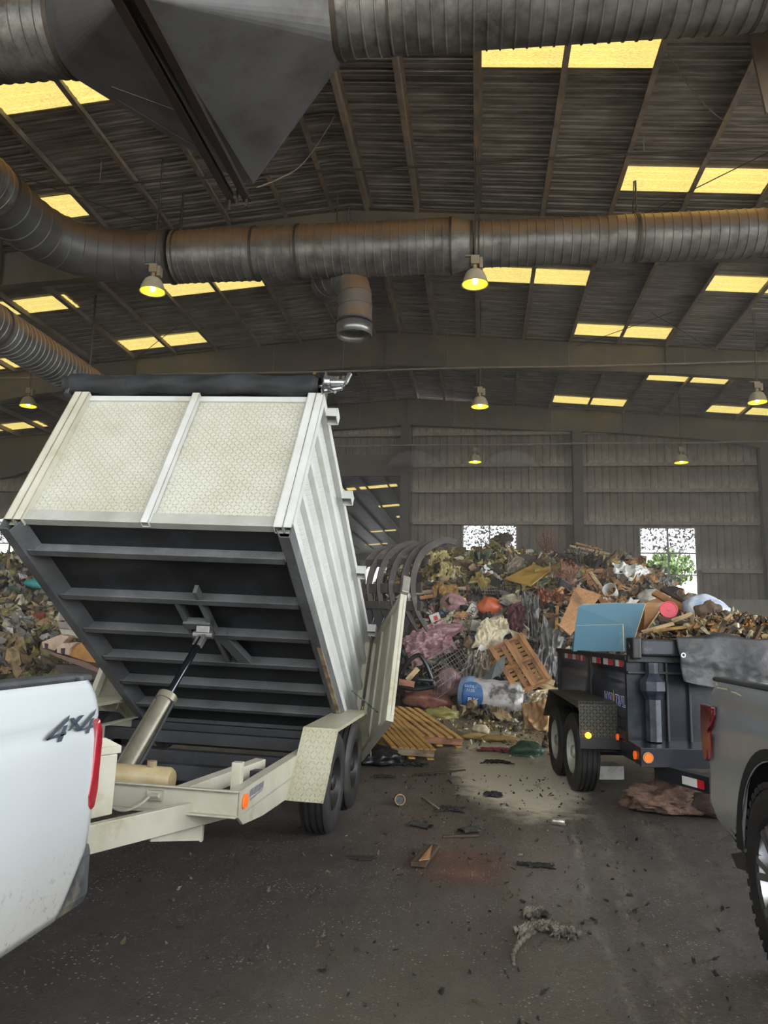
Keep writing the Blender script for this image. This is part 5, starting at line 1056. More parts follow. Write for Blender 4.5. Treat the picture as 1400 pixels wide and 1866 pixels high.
lump('plastic_bag', hp(1186, 1092, .4), (.26, .22, .20), M('clear_bag', 'aaa79c', '8c887c', 5, .3, 0, .6, 12), 'clear crumpled bag right of the white bucket', 'bag', .25, 1.6, .10, 6, (0, 0, 0), 23)
fold('plastic_bag', hp(1210, 1066, .3), (.25, .22, .25), gryp, 'greyish clear plastic bag in front of the right window', 'bag', (R(70), .2, 0), .45, 2.6, 24)
def carton(c, s, rot, mat, label, name='carton', mark=None):
    m = MB(); m.box((0, 0, 0), s); o = tag(m.build(name, mat, bevel=.006), label, 'carton'); o.location = c; o.rotation_euler = rot
    if mark:
        k = MB(); y = -s[1]/2-.002
        if mark == 'ring':
            k.lathe([(.05, y), (.065, y), (.065, y-.001), (.05, y-.001)], 24, 'y', (.0, 0, .03)); k.bb((-.06, y-.001, -.08), (.06, y, -.06)); k.bb((-.01, y-.001, -.06), (.01, y, .0)); mk = M('print_black', '2c2a2a')
        else: k.bb((-s[0]*.1, y-.001, -s[2]*.1), (s[0]*.3, y, s[2]*.3)); mk = M('print_red', 'b33a2e')
        k.build('printed_mark', mk, o)
    return o
wc = M('white_carton', 'c9c6bd', 'b3afa4', 4, .6, 0, .1, 12, dirt='86806f', dscale=4, dlo=.56, dhi=.72)
carton(hp(862, 1112, .35), (.24, .12, .28), (R(15), R(30), R(10)), wc, 'tilted white carton with black print below the orange bag', mark='ring')
carton(hp(794, 1128, .35), (.22, .10, .26), (R(10), R(-20), R(-8)), wc, 'small white carton with a red print above the pink cloth', mark='red')
carton(hp(866, 1140, .35), (.2, .08, .24), (R(10), R(12), R(10)), M('grey_carton', 'a9a69a', '8f8b7e', 4, .7), 'dusty grey carton under the white carton with black print')
carton(hp(857, 1172, .35), (.24, .2, .2), (R(30), R(35), R(20)), M('torn_cardboard', '8f7455', '725a3f', 4, .8, dirt='57432f', dscale=4), 'torn brown cardboard box left of the crumpled cream paper')
carton(hp(822, 1222, .42), (.42, .14, .15), (R(10), R(30), R(0)), M('brown_carton_dark', '6d5c44', '55462f', 4, .7), 'long brown carton lying in front of the wire basket')
carton(hp(835, 1290, .3), (.3, .22, .12), (0, R(-6), R(14)), w_lt, 'pale open box on the floor between the brown bag and the roll')
fold('crumpled_paper', hp(893, 1162, .45), (.30, .34, .16), papm, 'large crumpled cream paper sheet in the middle of the heap', 'paper', (R(70), R(20), R(10)), .35, 2.6, 31, 0, 50, .004, .15)
fold('crumpled_paper', hp(905, 1140, .45), (.28, .22, .25), papm, 'smaller cream paper scrap above the large crumpled sheet', 'paper', (R(60), R(-10), R(20)), .35, 2.2, 32)
carton(hp(880, 1190, .5), (.26, .04, .28), (R(-10), R(25), R(10)), wc, 'white square panel hanging under the large cream paper', 'panel')
fold('plastic_bag', hp(882, 1215, .4), (.16, .34, .28), M('beige_film', 'a69a8a', '857a6c', 4, .4, 0, .5, 10), 'beige thin plastic bag hanging left of the orange pallet', 'bag', (R(80), 0, 0), .5, 2.2, 33)
fold('plastic_bag', hp(862, 1215, .4), (.2, .34, .28), M('grey_beige_film', '8f887e', '6a645b', 4, .4, 0, .5, 10), 'dirty beige plastic bag right behind the wire basket', 'bag', (R(78), R(15), 0), .5, 2.2, 34)
ply('grey_sheet', [at(x, y, Y=Y) for x, y, Y in ((878, 1238, 15.9), (906, 1205, 16.2), (923, 1193, 16.4), (916, 1225, 15.9), (896, 1238, 15.7))], .01, M('grey_vinyl', '707778', '5c6263', 4, .4, 0, .3, 8), 'pointed grey vinyl sheet leaning between bag and orange pallet', 'sheet')
fold('grey_rags', hp(1000, 1190, .45), (.24, .62, .3), gryp, 'grey torn plastic rags hanging down right of the orange pallet', 'rag', (R(75), R(8), R(0)), .5, 2.4, 35, 20, 50, .004, .5)
fold('grey_rags', hp(966, 1128, .4), (.16, .6, .35), gryp, 'narrow grey rag hanging below the mustard board', 'rag', (R(75), R(-4), R(0)), .5, 2.4, 36, 16, 40, .004, .4)
fold('maroon_cloth', hp(945, 1140, .30), (.30, .5, .35), M('maroon_cloth', '4d2229', '391a20', 4, .8, 0, .4, 14), 'dark maroon cloth above the orange pallet', 'cloth', (R(75), R(10), 0), .4, 2, 37)
fold('brown_rag', hp(938, 1032, .35), (.2, .26, .2), M('taupe_cloth', '7c7060', '5f5546', 4, .8, 0, .4, 14), 'taupe rag standing up left of the mustard board', 'rag', (R(75), R(15), 0), .4, 2, 38)
fold('white_rag', hp(975, 1010, .35), (.3, .1, .2), whtp, 'thin white strip of cloth trailing over the crest', 'rag', (R(70), R(35), 0), .4, 2, 39)
fold('brown_sack', hp(812, 1080, .25), (.3, .25, .2), M('ochre_sack', '8a6a35', '6b5129', 4, .7, 0, .5, 10), 'ochre sack scrap above the small printed carton', 'sack', (R(60), 0, 0), .4, 2, 40)
lump('dark_stump', hp(915, 985, .1)+Vector((0, 0, .02)), (.34, .22, .2), M('dark_clump', '4a3d2d', '342a20', 5, .85, 0, .8, 9), 'dark ragged clump sticking up on the crest before the left window', 'clump', .9, 2.4, .15, 6, (0, -.3, 0), 41)
plank('black_strip', hp(925, 1000, .2), hp(970, 1008, .2), .12, .05, blkp, 'black plastic strip lying on the crest', 'strip')
ym = M('neon_yellow_foam', 'd3cf45', 'c0bb3c', 4, .5); m = MB(); a, b_ = hp(946, 1016, .3), hp(978, 1009, .3); m.beam(a, b_, .1, .1); m.box(a+Vector((0, 0, .08)), (.07, .08, .1)); m.box(b_+Vector((0, 0, .08)), (.07, .08, .1)); tag(m.build('yellow_tray', ym, bevel=.02), 'bright yellow plastic tray near the crest', 'tray')
# cream foliage-like insulation heap near the grapple
for px, py, s, sd in ((800, 1022, .34, 51), (818, 1040, .28, 52), (832, 1005, .22, 53), (850, 1030, .2, 54)):
    fold('insulation_scrap', hp(px, py, .3), (s, s*.8, s), M('yellow_insulation', 'b6ab74', '958a58', 5, .8, 0, .6, 12), 'pale yellow insulation scrap near the grapple tines', 'insulation', (R(60), R(10*(sd % 3)), R(20*(sd % 2))), .6, 2.4, sd)['group'] = 'yellow insulation scraps'
# --- wire basket
WB = empty('wire_basket', label='wire shelf basket lying tilted in the heap below the pink cloth', cat='wire basket'); A_, B_, C_ = at(772, 1208, Y=16.1), at(832, 1170, Y=16.6), at(798, 1252, Y=15.7)
u, v = B_-A_, C_-A_; v = v*1.0; n = u.cross(v).normalized(); WB.matrix_world = Matrix.Translation(A_); n = n if n.y > 0 else -n; wm = M('wire_grey', '9c9d9b', '77787a', 9, .35, .6); m = MB()
for i in range(15): m.cyl(u*i/14, u*i/14+v, .006, 5)
for j in range(7): m.cyl(v*j/6, v*j/6+u, .006 if 0 < j < 6 else .011, 5)
m.build('wire_face', wm, WB); m = MB()
for i in range(0, 15, 2): m.cyl(u*i/14, u*i/14+n*.35, .005, 5); m.cyl(u*i/14+v, u*i/14+v+n*.35, .005, 5)
m.cyl(n*.35, n*.35+u, .01, 5); m.cyl(v+n*.35, v+n*.35+u, .01, 5); m.cyl(n*.35, n*.35+v, .01, 5); m.cyl(u+n*.35, u+n*.35+v, .01, 5); m.build('wire_sides', wm, WB)
# small wire rack piece
m = MB(); a = hp(880, 1082, .3)
for i in range(8): m.cyl(a+Vector((i*.06, 0, 0)), a+Vector((i*.06-.03, .1, .16)), .005, 5)
for j in range(3): m.cyl(a+Vector((-.02*j, .05*j, .08*j)), a+Vector((.45-.02*j, .05*j, .08*j)), .006, 5)
tag(m.build('wire_rack', wm), 'small wire rack piece left above the orange bag', 'wire rack')
# --- black plastic frame
m = MB(); pp = [at(x, y, Y=15.8) for x, y in ((728, 1232), (745, 1205), (768, 1196), (790, 1245), (786, 1252), (755, 1256), (730, 1250))]; m.sweep(spath(pp+[pp[0]], 5), .045, 8); m.sweep(spath([pp[0], at(760, 1238, Y=15.6), at(790, 1240, Y=15.7)], 5), .04, 8); tag(m.build('black_plastic_frame', blkp, smooth=True), 'bent black plastic frame at the lower left of the heap', 'plastic frame')
plank('pale_batten', at(742, 1240, Y=15.5), at(762, 1218, Y=15.6), .1, .03, w_lt, 'short pale slat caught in the black plastic frame', 'slat')
plank('board_end', at(727, 1243, Y=15.4), at(755, 1248, Y=15.4), .12, .05, w_red, 'brown board end under the black plastic frame', 'board')
# --- dry branches
def branches(name, c, h, wd, n, mats, label, seed, down=False, leaf=.03, leaves=500):
    rs = random.Random(seed); root = empty(name, c, label=label, cat='branch'); m = MB(); tips = []
    for i in range(n):
        a = rs.uniform(-1.1, 1.1); b_ = rs.uniform(-.5, .5); d = Vector((math.sin(a)*wd, b_*.4, (-1 if down else 1)*abs(math.cos(a))*h)); mid = d*.5+Vector((rs.uniform(-.08, .08), 0, .05)); p = spath([(0, 0, 0), mid, d], 4); m.sweep(p, [.014*(1-k/len(p))+.003 for k in range(len(p))], 5); tips += p[2:]
    m.build('twigs', mats[0], root); m = MB()
    for _ in range(leaves):
        p = rs.choice(tips)+Vector((rs.gauss(0, .07), rs.gauss(0, .07), rs.gauss(0, .07))); q = Euler([rs.uniform(0, 6) for _ in range(3)]).to_matrix(); s = leaf*rs.uniform(.5, 1.4); m.add([p+q@Vector(v) for v in ((-s, 0, 0), (0, -s*.5, 0), (s, 0, 0), (0, s*.5, 0))], [(0, 1, 2, 3)])
    m.build('dry_leaves', mats[1], root, fix=False)
tg = M('twig_brown', '57402f', '3d2c20', 8, .8); rl = M('red_dry_leaf', 'a3573a', '87452f', 9, .7); ol = M('orange_dry_leaf', 'b8704a', '96543a', 9, .7)
branches('dry_branch', hp(998, 1012, .4), 1.0, .55, 16, (tg, ol), 'thin branch with sparse orange leaves rising above the crest against the wall', 61, leaves=330, leaf=.035)
branches('dry_branch', hp(1000, 1072, .55), .9, .65, 22, (tg, rl), 'dense dry reddish brown branch hanging below the mustard board', 62, True, .035, 1100)
branches('dry_branch', hp(1040, 1065, .5), .5, .6, 16, (M('pink_twig', '7c5a50', '5e443c'), rl), 'dry twiggy branch left of the leaning orange beam', 63, False, .02, 350)
branches('dry_branch', hp(1058, 1030, .5), .4, .6, 22, (M('black_twig', '1e1a18', '15120f'), M('black_leaf', '2a2522', '1d1917')), 'black tangled branch below the crest planks', 64, False, .03, 300)
# cardboard chair-like pieces behind the black trailer wheel
cdm = M('cardboard_tan', 'b08e6a', '96754f', 3, .8, 0, .1, 12, dirt='7a5c3d', dscale=3, dlo=.55, dhi=.7)
fold('torn_cardboard', at(985, 1320, Y=13.2), (.25, .38, .35), cdm, 'torn curled tan cardboard behind the black trailer wheel', 'cardboard', (R(75), R(-15), R(-20)), .5, 1.2, 71)
carton(at(1000, 1295, Y=13.8), (.5, .4, .16), (R(5), R(8), R(20)), cdm, 'flattened tan carton stacked on the torn cardboard')
carton(at(1003, 1262, Y=14.2), (.42, .4, .14), (R(-5), R(-8), R(5)), w_lt, 'pale cream carton on top of the tan carton')
fold('torn_cardboard', at(990, 1280, Y=13.7), (.25, .2, .2), papm, 'cream shredded paper between the two cartons', 'cardboard', (R(75), 0, 0), .6, 2.2, 72)
# ================================================================== GRAPPLE LOADER (left of the heap)
stl = M('worn_brown_steel', '332c28', '241f1c', 5, .55, .2, .2, 25, dirt='5c534d', dscale=3, dlo=.55, dhi=.7); dks = M('dark_machine_steel', '1e1b1a', '151312', 3, .55, .2)
G = empty('grapple', at(718, 1185, Y=13.0), label='curved steel grapple tines rising behind the open white trailer door', cat='grapple'); g0 = Vector(G.location)
def tine(off, sc_=1, mt=stl, pts=None):
    m = MB(); U = Vector((.93, .36, 0)); n = Vector((-.36, .93, 0)); arc = [(.84, 1.74), (.66, 1.77), (.45, 1.70), (.25, 1.56), (.12, 1.32), (.06, 1.05), (.08, .78), (.16, .50), (.34, .2)]
    P_ = spath([(a*sc_, 0, b_*sc_) for a, b_ in arc], 4); k = len(P_)
    ring_ = []
    for i, p in enumerate(P_):
        t = (P_[min(i+1, k-1)]-P_[max(i-1, 0)]).normalized(); q = Vector((-t.z, 0, t.x)); w_ = .022+.036*math.sin(math.pi*min(1, .25+i/k*.75))
        ring_.append([p+q*w_, p-q*w_])
    for i in range(k-1):
        a, b_, c, d = ring_[i][0], ring_[i+1][0], ring_[i+1][1], ring_[i][1]; cv = lambda v: Vector(off)+U*v.x+Vector((0, 0, v.z)); m.prism([cv(a), cv(b_), cv(c), cv(d)], n*.05)
    m.build('grapple_tine', mt, G, smooth='auto')
for i, (dx, dy, sc_) in enumerate(((.25, 0, 1), (.08, .1, .985), (-.14, .2, .97), (-.36, .3, .985), (-.55, .4, .96), (-.74, .5, .95))): tine((dx, dy, .12), sc_, stl)
m = MB()
for z in (.75, 1.05): m.beam((-.75, .55, z), (.45, .05, z), .06, .16)
m.beam((-.7, .62, 1.52), (.55, .12, 1.52), .05, .1); m.build('tine_crossbar', stl, G)
m = MB(); m.box((-.45, .75, .35), (1.0, .5, .8)); m.box((-.55, .95, -.35), (.8, .8, .9)); m.prism([(-.95, .3, .7), (.35, .2, .7), (.15, .2, .2), (-.7, .3, .2)], (0, .2, 0)); m.build('carriage', dks, G, bevel=.04)
for k in range(6):
    m = MB(); x = -.75+.17*k; m.sweep(spath([(x, .1, .72-.02*k), (x+.05, -.02, .5), (x-.12, -.04, .2), (x-.32, .05, -.05)], 6), .014, 6); m.build('hydraulic_hose', blkp, G)
m = MB(); m.box((-.75, 1.6, -.6), (.9, 1.6, 1.2)); m.box((-1.0, 2.9, -.5), (1.0, 2.2, 1.2)); m.build('machine_body', dks, G, bevel=.08)
tyre(G, (-.5, 2.6, g0.z*-1+.62), .62, .4, .33, dks, 1, name='wheel'); tyre(G, (-1.4, 1.6, g0.z*-1+.62), .62, .4, .33, dks, -1, name='wheel')
# ================================================================== LOADER BUCKET (left)
LB = empty('loader_bucket', at(140, 1205, Y=16.5), label='worn steel loader bucket with blocky cream teeth and a yellow side plate at the left', cat='loader bucket'); l0 = Vector(LB.location)
def q3(pts, Y): return [at(x, y, Y=Y)-l0 for x, y in pts]
plt = M('worn_grey_brown_plate', '857a72', '6b625b', 5, .55, .2, .1, 20, dirt='a39a90', dscale=3, dlo=.55, dhi=.7); crm = M('dusty_cream_steel', 'a8a294', '8b8474', 5, .6, .1, dirt='6e6252', dscale=4, dlo=.55, dhi=.7); pkc = M('pinkish_cream_steel', 'b59f8c', '99836f', 5, .6, dirt='6c5645', dscale=4, dlo=.55, dhi=.7); yel = M('dirty_yellow_paint', 'a8742c', '8d6126', 3, .55, 0, .2, 20, dirt='5f431f', dscale=4, dlo=.5, dhi=.68)
m = MB(); m.prism(q3([(119, 1073), (104, 1132), (107, 1145), (138, 1148), (150, 1100), (158, 1080)], 16.5), (0, .25, 0)); m.build('back_plate', plt, LB, bevel=.01)
m = MB(); m.prism(q3([(118, 1073), (103, 1130), (106.5, 1131), (121, 1075)], 16.42), (0, .1, 0)); m.build('plate_edge', crm, LB)
m = MB()
for y in (1099, 1115, 1130): m.prism(q3([(112, y), (115, y), (115, y+3), (112, y+3)], 16.46), (0, .03, 0)); m.prism(q3([(108, y+1.5), (146, y-1), (146, y-.3), (108, y+2.2)], 16.47), (0, .02, 0))
m.build('plate_bolt', dks, LB)
m = MB(); m.prism(q3([(107, 1145), (138, 1147), (150, 1100), (170, 1130), (160, 1160), (144, 1164), (112, 1156)], 16.55), (0, .3, 0)); m.build('link_arm', crm, LB, bevel=.01)
m = MB(); m.prism(q3([(75, 1170), (110, 1156), (126, 1160), (100, 1186), (78, 1181)], 16.2), (0, .3, 0)); m.build('tooth_block', pkc, LB, bevel=.015)
m = MB(); m.prism(q3([(103, 1178), (112, 1172), (140, 1170), (127, 1182), (125, 1194), (103, 1190)], 16.0), (0, .35, 0)); m.build('tooth_block', pkc, LB, bevel=.015)
m = MB()
for pts in ([(81, 1172), (87, 1173), (86, 1184), (82, 1182)], [(111, 1181), (118, 1181), (117, 1193), (111, 1190)]): m.prism(q3(pts, 15.97 if pts[0][0] > 100 else 16.17), (0, .02, 0))
m.build('tooth_slot', dks, LB)
m = MB(); m.prism(q3([(126, 1182), (160, 1166), (176, 1160), (175, 1208), (160, 1206), (126, 1195)], 16.1), (0, .05, 0)); m.build('yellow_side_plate', yel, LB, bevel=.006)
m = MB(); m.prism(q3([(162, 1146), (172, 1144), (184, 1160), (190, 1178), (176, 1176), (163, 1165)], 16.3), (0, .2, 0)); m.build('pivot_lug', pkc, LB, bevel=.01)
m = MB(); m.prism(q3([(76, 1181), (103, 1191), (126, 1198), (160, 1208), (185, 1222), (180, 1226), (120, 1204), (74, 1184)], 16.0), (0, .5, 0)); m.build('cutting_edge', M('edge_brown', '6d5547', '54423a', 4, .5, .3), LB)
m = MB(); m.prism(q3([(176, 1174), (210, 1178), (215, 1210), (176, 1210)], 16.6), (0, .6, 0)); m.prism(q3([(100, 1210), (230, 1215), (230, 1240), (100, 1240)], 16.6), (0, .8, 0)); m.build('bucket_body', M('dark_brown_steel', '4b3b34', '372b27', 4, .5, .3), LB, bevel=.02)
# ================================================================== LEFT HEAP THINGS
hp2 = lambda px, py, lift=.2: on_heap(px, py, hz2, lift)
lump('teal_cushion', hp2(71, 1064, .75), (.40, .2, .135), M('teal_cloth', '3c8f8c', '2f7a79', 4, .7, 0, .3, 12, dirt='7d8b74', dscale=3, dlo=.58, dhi=.7), 'long teal cushion lying on the far left heap', 'cushion', .12, 1.2, .04, 5, (0, R(3), 0), 81)
fold('red_cloth', hp2(68, 1122, .2), (.2, .09, .12), M('red_cloth', '80392f', '632a25', 4, .8, 0, .4, 12), 'red cloth scrap in the middle of the far left heap', 'cloth', (R(60), R(-10), 0), .5, 2.2, 82)
fold('red_cloth', hp2(12, 1145, .2), (.34, .07, .12), M('dull_red_cloth', '87393a', '6a2d2f', 4, .8, 0, .4, 12), 'dull red cloth strip at the left edge of the far left heap', 'cloth', (R(60), R(3), 0), .5, 2.2, 83)
lump('yellow_foam', hp2(52, 1008, .3), (.42, .25, .14), M('yellow_foam', 'b5ac5a', '99904a', 4, .8, 0, .4, 12), 'pale yellow foam pad on the crest of the far left heap', 'foam', .3, 1.3, .06, 5, (0, R(15), 0), 84)
fold('white_cloth', hp2(10, 1108, .2), (.28, .12, .15), whtp, 'dirty white cloth at the left edge of the far left heap', 'cloth', (R(60), R(-12), 0), .5, 2.2, 85)
# dark bags under the white trailer seen between its rails
for k, (px, py, Y) in enumerate(((287, 1350, 9.5), (345, 1428, 5.9), (335, 1432, 5.8))):
    lump('black_trash_bag', at(px, py, Y=Y) if k == 0 else at(px, py, Z=.1), (.2, .14, .11), blkp, ['shiny black bag seen through the white trailer frame, farther back', 'black crumpled bag on the floor under the front of the white trailer', 'small black scrap beside the bag under the white trailer'][k], 'bag', .4, 2, .12, 6, (0, 0, k), 90+k)
# ================================================================== LITTER ON THE FLOOR
def on_floor(px, py, z=0): return at(px, py, Z=z)
rugm = M('brown_fur_rug', '7b6152', '4a382f', 9, .9, 0, 1.0, 40, dirt='3a2a24', dscale=5, dlo=.5, dhi=.7)
RG = lump('brown_rug', on_floor(1218, 1466, .05)+Vector((0, .0, .04)), (.36, .25, .14), rugm, 'matted brown rug heaped on the floor under the tongue of the black trailer', 'rug', .45, 1.8, .16, 6, (0, 0, .1), 101, flat=.5, sub=5)
lump('brown_rug', on_floor(1160, 1462, .03), (.14, .11, .08), rugm, 'small matted brown rug end left of the big rug', 'rug', .3, 1.6, .12, 5, (0, 0, .1), 102, flat=.5)
lump('brown_rug', on_floor(1275, 1470, .05)+Vector((.1, 0, .02)), (.3, .26, .13), M('dark_brown_rug', '4a3a33', '33271f', 7, .9, 0, 1.0, 40), 'darker brown rug part nearest the grey pickup', 'rug', .3, 1.6, .12, 5, (0, 0, .1), 103, flat=.5)
lump('green_bag', on_floor(959, 1368, .06), (.21, .18, .12), M('dark_green_bag', '3f5a48', '31483a', 4, .45, 0, .6, 12), 'small dark green bag on the floor left of the black trailer wheels', 'bag', .3, 1.5, .08, 6, (0, 0, .3), 104, flat=.5)
# crushed can, cup
CN = empty('crushed_can', on_floor(1018, 1497, .03), (R(88), R(12), R(70)), label='crushed silver drink can on the floor between the trailers', cat='can')
m = MB(); m.lathe([(.0, -.058), (.022, -.058), (.03, -.05), (.033, -.03), (.026, -.005), (.034, .02), (.031, .045), (.024, .058), (.0, .056)], 24); m.build('can_body', M('silver_can', 'b9b7b2', '8d7f74', 22, .3, .7), CN, smooth='auto')
m = MB(); m.lathe([(.009, .0575), (.0095, .06), (.016, .06), (.017, .0575)], 16); m.build('can_mouth', blkp, CN)
CP = empty('open_tin_can', on_floor(728, 1456, .05), (R(84), 0, R(12)), label='open brown tin lying on the floor, its dark mouth facing the viewer', cat='tin can')
m = MB(); m.lathe([(.0, -.055), (.044, -.055), (.046, -.05), (.046, .05), (.05, .055), (.05, .062), (.04, .062), (.04, -.04), (0, -.04)], 30); m.build('tin_body', M('tan_tin', '8c7350', '6b5538', 9, .5, .3), CP, smooth='auto')
m = MB(); m.lathe([(.0, .03), (.04, .03)], 24); m.build('dark_disc', blkp, CP)  # plain black disc set inside the tin's mouth
def flat_thing(name, px, py, w_, l_, t, mat, label, cat, rz=0, seed=0, amp=.35):
    """irregular flat scrap lying on the floor"""
    rs = random.Random(seed); n = 14; pts = []
    for k in range(n): a = 2*math.pi*k/n; r = 1+rs.uniform(-amp, amp*.5); pts.append((r*w_/2*math.cos(a), r*l_/2*math.sin(a), 0))
    m = MB(); m.prism(pts, (0, 0, t)); o = m.build(name, mat, bevel=t*.3); p = on_floor(px, py, .001); o.location = p; o.rotation_euler = (0, 0, rz); return tag(o, label, cat)
dkc = M('dark_floor_scrap', '292522', '1b1917', 7, .8, 0, .6, 30)
flat_thing('rubber_scrap', 661, 1565, .2, .10, .014, dkc, 'flat dark rubber scrap on the near floor, left of the wood offcut', 'scrap', .1, 1)
plank('wood_offcut', on_floor(762, 1576, .02), on_floor(788, 1542, .02), .10, .03, w_dk, 'dark wood offcut with a pale corner beside the rust stain', 'wood offcut', None, (0, 0, 1))
m = MB(); p0 = on_floor(0, 0) if False else on_floor(775, 1558, .038); m.prism([on_floor(764, 1569, .038), on_floor(788, 1540, .038), on_floor(783, 1566, .038)], (0, 0, .006)); tag(m.build('wood_chip', w_or), 'pale triangular wood chip lying on the dark offcut', 'wood chip')
plank('thin_stick', on_floor(806, 1524, .012), on_floor(872, 1522, .012), .03, .015, w_dk, 'straight dark stick lying just above the rust stain', 'stick', None, (0, 0, 1))
plank('thin_stick', on_floor(769, 1452, .01), on_floor(800, 1474, .01), .014, .012, w_gry, 'thin pale stick slanting right of the open tin', 'stick', None, (0, 0, 1))
plank('thin_stick', on_floor(755, 1412, .01), on_floor(848, 1403, .01), .03, .012, w_dk, 'long dark stick lying across the edge of the pale dust patch', 'stick', None, (0, 0, 1))
def rag(name, px, py, s, mat, label, cat, seed, rz=0, zz=.35):
    o = fold(name, on_floor(px, py, .012), (s[0], s[1], s[0]*zz), mat, label, cat, (0, 0, rz), .5, 2.4, seed, 0, 36, .004, .55); o.location.z = s[0]*zz*.35; return o
glv = M('dirty_glove', '3b3731', '29261f', 6, .9, 0, .8, 20)
def glove(px, py, s, rz, label):
    c = on_floor(px, py, .015); root = empty('work_glove', c, (0, 0, rz), label=label, cat='glove'); m = MB(); b0 = spath([(0, -.07, .0), (0, 0, .008), (0, .05, .005)], 4)
    m.grid(lambda u, v: (.045*math.cos(2*math.pi*u)*(1-.2*v)*s, lerp(-.07, .05, v)*s, .016*math.sin(2*math.pi*u)*s), 14, 8)
    for k, (x, l_) in enumerate(((-.034, .05), (-.012, .065), (.012, .06), (.034, .045))): m.sweep(spath([(x*s, .045*s, 0), ((x*1.3)*s, (.05+l_*.5)*s, .012*s), ((x*1.5)*s, (.045+l_)*s, -.004)], 4), .011*s, 7)
    m.sweep(spath([(.035*s, -.02*s, 0), (.07*s, .01*s, .01), (.075*s, .045*s, 0)], 4), .011*s, 7); m.build('knitted_glove', glv, root, smooth='auto')
glove(770, 1504, 1.1, R(60), 'dirty work glove flattened on the floor, left of two'); glove(852, 1512, 1.2, R(-40), 'dirty work glove curled on the floor, right of two')
rag('dark_rag', 822, 1473, (.09, .08), dkc, 'small dark rag lump above the two gloves', 'rag', 203)
rag('dark_rag', 899, 1449, (.08, .08), M('blue_black_rag', '23262b', '1a1b1e', 5, .8), 'blue black rag lump on the pale dust patch', 'rag', 204, zz=.7)
rag('dark_rag', 903, 1389, (.13, .05), dkc, 'twisted dark rag on the far part of the pale dust patch', 'rag', 205, zz=.4)
rag('dark_rag', 742, 1393, (.17, .07), M('black_rag', '1f1f21', '151516', 5, .6, 0, .6, 14), 'long black rag in front of the leaning pallet', 'rag', 206)
rag('dark_rag', 700, 1415, (.10, .04), dkc, 'small black rag strip beside the white trailer wheel', 'rag', 207)
rag('dark_rag', 985, 1576, (.075, .04), dkc, 'dark shredded rag right of the rust stain', 'rag', 208)
rag('dark_rag', 956, 1572, (.05, .03), dkc, 'small dark shred just left of the shredded rag', 'rag', 209)
rag('red_rag', 912, 1368, (.22, .09), M('dark_red_rag', '7c3a38', '5f2b2a', 5, .8, 0, .6, 14), 'dark red rag on the crumbs in front of the heap', 'rag', 210, zz=.3)
lump('black_trash_bag', on_floor(690, 1380, .08), (.25, .2, .13), blkp, 'small black bag under the tail of the white trailer', 'bag', .4, 2, .12, 6, (0, 0, 0), 111, flat=.5)
lump('tan_roll', on_floor(876, 1330, .07), (.14, .1, .08), papm, 'short tan roll lying in the crumbs', 'roll', .2, 1.5, .06, 5, (0, 0, 0), 112, flat=.6)
lump('tan_roll', on_floor(865, 1342, .05), (.2, .06, .05), M('ochre_tube', '9a8350', '7f6a3c', 5, .7), 'thin ochre tube lying in front of the short tan roll', 'tube', .2, 1.5, .06, 5, (0, 0, .1), 113, flat=.6)
lump('ochre_rag', on_floor(908, 1346, .04), (.28, .1, .05), M('ochre_rag', '937a45', '75602f', 5, .8), 'flat ochre rag right of the ochre tube', 'rag', .3, 1.5, .1, 5, (0, 0, .1), 114, flat=.6)
lump('yellow_bag', on_floor(803, 1302, .07), (.3, .16, .12), M('olive_yellow_bag', '8d8446', '6f6836', 4, .5, 0, .5, 12), 'olive yellow bag at the foot of the heap behind the pallets', 'bag', .35, 1.5, .1, 5, (0, 0, 0), 115, flat=.6)
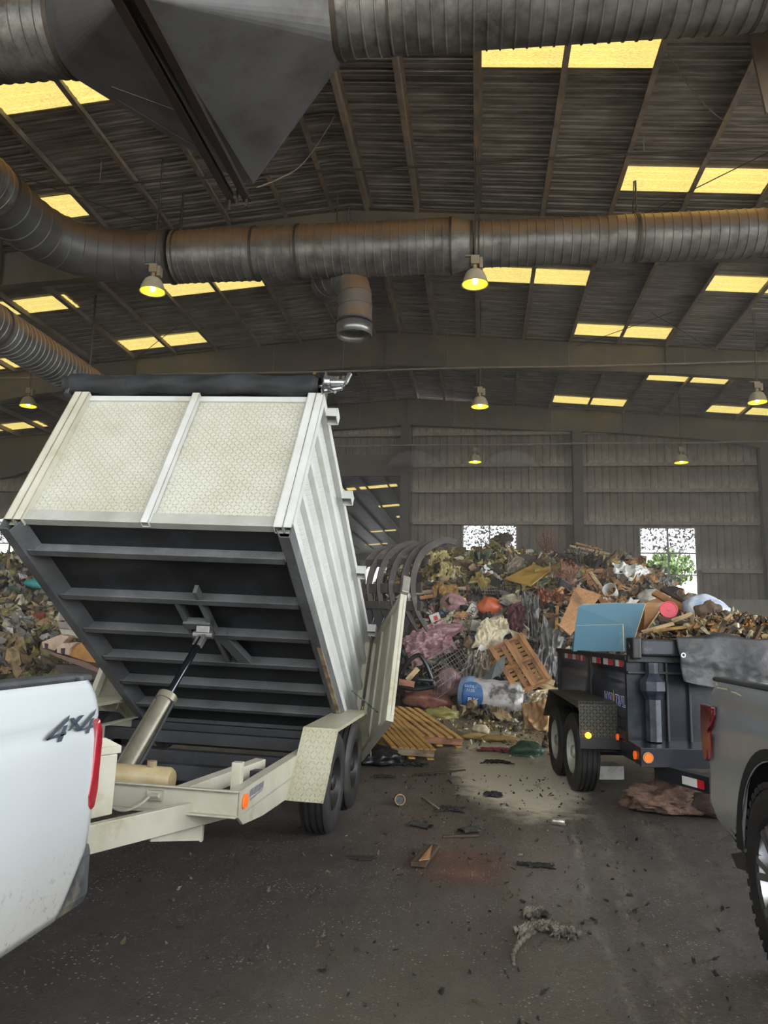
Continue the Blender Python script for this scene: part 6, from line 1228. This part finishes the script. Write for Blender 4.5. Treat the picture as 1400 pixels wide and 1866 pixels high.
# big dirty rag in the foreground with a trailing tail
RGm = M('muddy_grey_rag', '8a8276', '575047', 7, .9, 0, 1.0, 26, dirt='2f2a25', dscale=6, dlo=.48, dhi=.62)
RR = empty('muddy_rag', on_floor(990, 1695, 0), label='torn muddy grey rag with a long tail on the near floor', cat='rag'); r0 = Vector(RR.location)
for k, (px, py, sx, sy, rz) in enumerate(((975, 1672, .065, .05, .5), (1005, 1700, .10, .05, -.4), (1030, 1708, .07, .03, -.2), (965, 1702, .08, .03, .6))):
    o = fold('rag_lobe', on_floor(px, py, 0)-r0, (sx, sy, .07), RGm, None, None, (0, 0, rz), .55, 3, 220+k, 14, 34, .004, .6); o.parent = RR; o.location.z = .022
m = MB(); tp_ = [on_floor(x, y, .012)-r0 for x, y in ((985, 1690), (960, 1706), (944, 1722), (935, 1740), (937, 1758))]; pp = spath(tp_, 7); m.sweep(pp, [.018*(1-.6*i/len(pp))*(1+.35*math.sin(i*2.1)) for i in range(len(pp))], 8); m.build('rag_tail', RGm, RR, smooth=True)
m = MB(); tp_ = [on_floor(x, y, .012)-r0 for x, y in ((985, 1680), (1010, 1690), (1035, 1700), (1058, 1708))]; pp = spath(tp_, 7); m.sweep(pp, [.016*(1-.5*i/len(pp))*(1+.3*math.sin(i*2.7)) for i in range(len(pp))], 8); m.build('rag_fold', RGm, RR, smooth=True)
# cardboard and white scrap seen under the black trailer
carton(on_floor(1117, 1432, .06)+Vector((0, .6, .05)), (.35, .3, .14), (0, 0, .2), whtp, 'white foam block on the floor under the black trailer')

# thin dusty haze filling the hall
hzm = bpy.data.materials.new('dusty_haze'); hzm.use_nodes = True; nt = hzm.node_tree; nt.nodes.remove(nt.nodes['Principled BSDF'])
hv = nt.nodes.new('ShaderNodeVolumeScatter'); hv.inputs['Density'].default_value = .0068; hv.inputs['Color'].default_value = (.98, .95, .9, 1); hv.inputs['Anisotropy'].default_value = .3; nt.links.new(hv.outputs[0], nt.nodes['Material Output'].inputs['Volume'])
for nm, a, b_, lb in (('haze', (-25.8, 9, .01), (16.2, YB-.7, 10.5), 'thin dusty haze hanging under the roof of the hall'), ('haze', (-18.8, YB+.7, .01), (RX, 91.8, 10.5), 'thin dusty haze hanging in the dark hall beyond the opening')):
    m = MB(); m.bb(a, b_); tag(m.build(nm, hzm), lb, 'haze', kind='stuff')
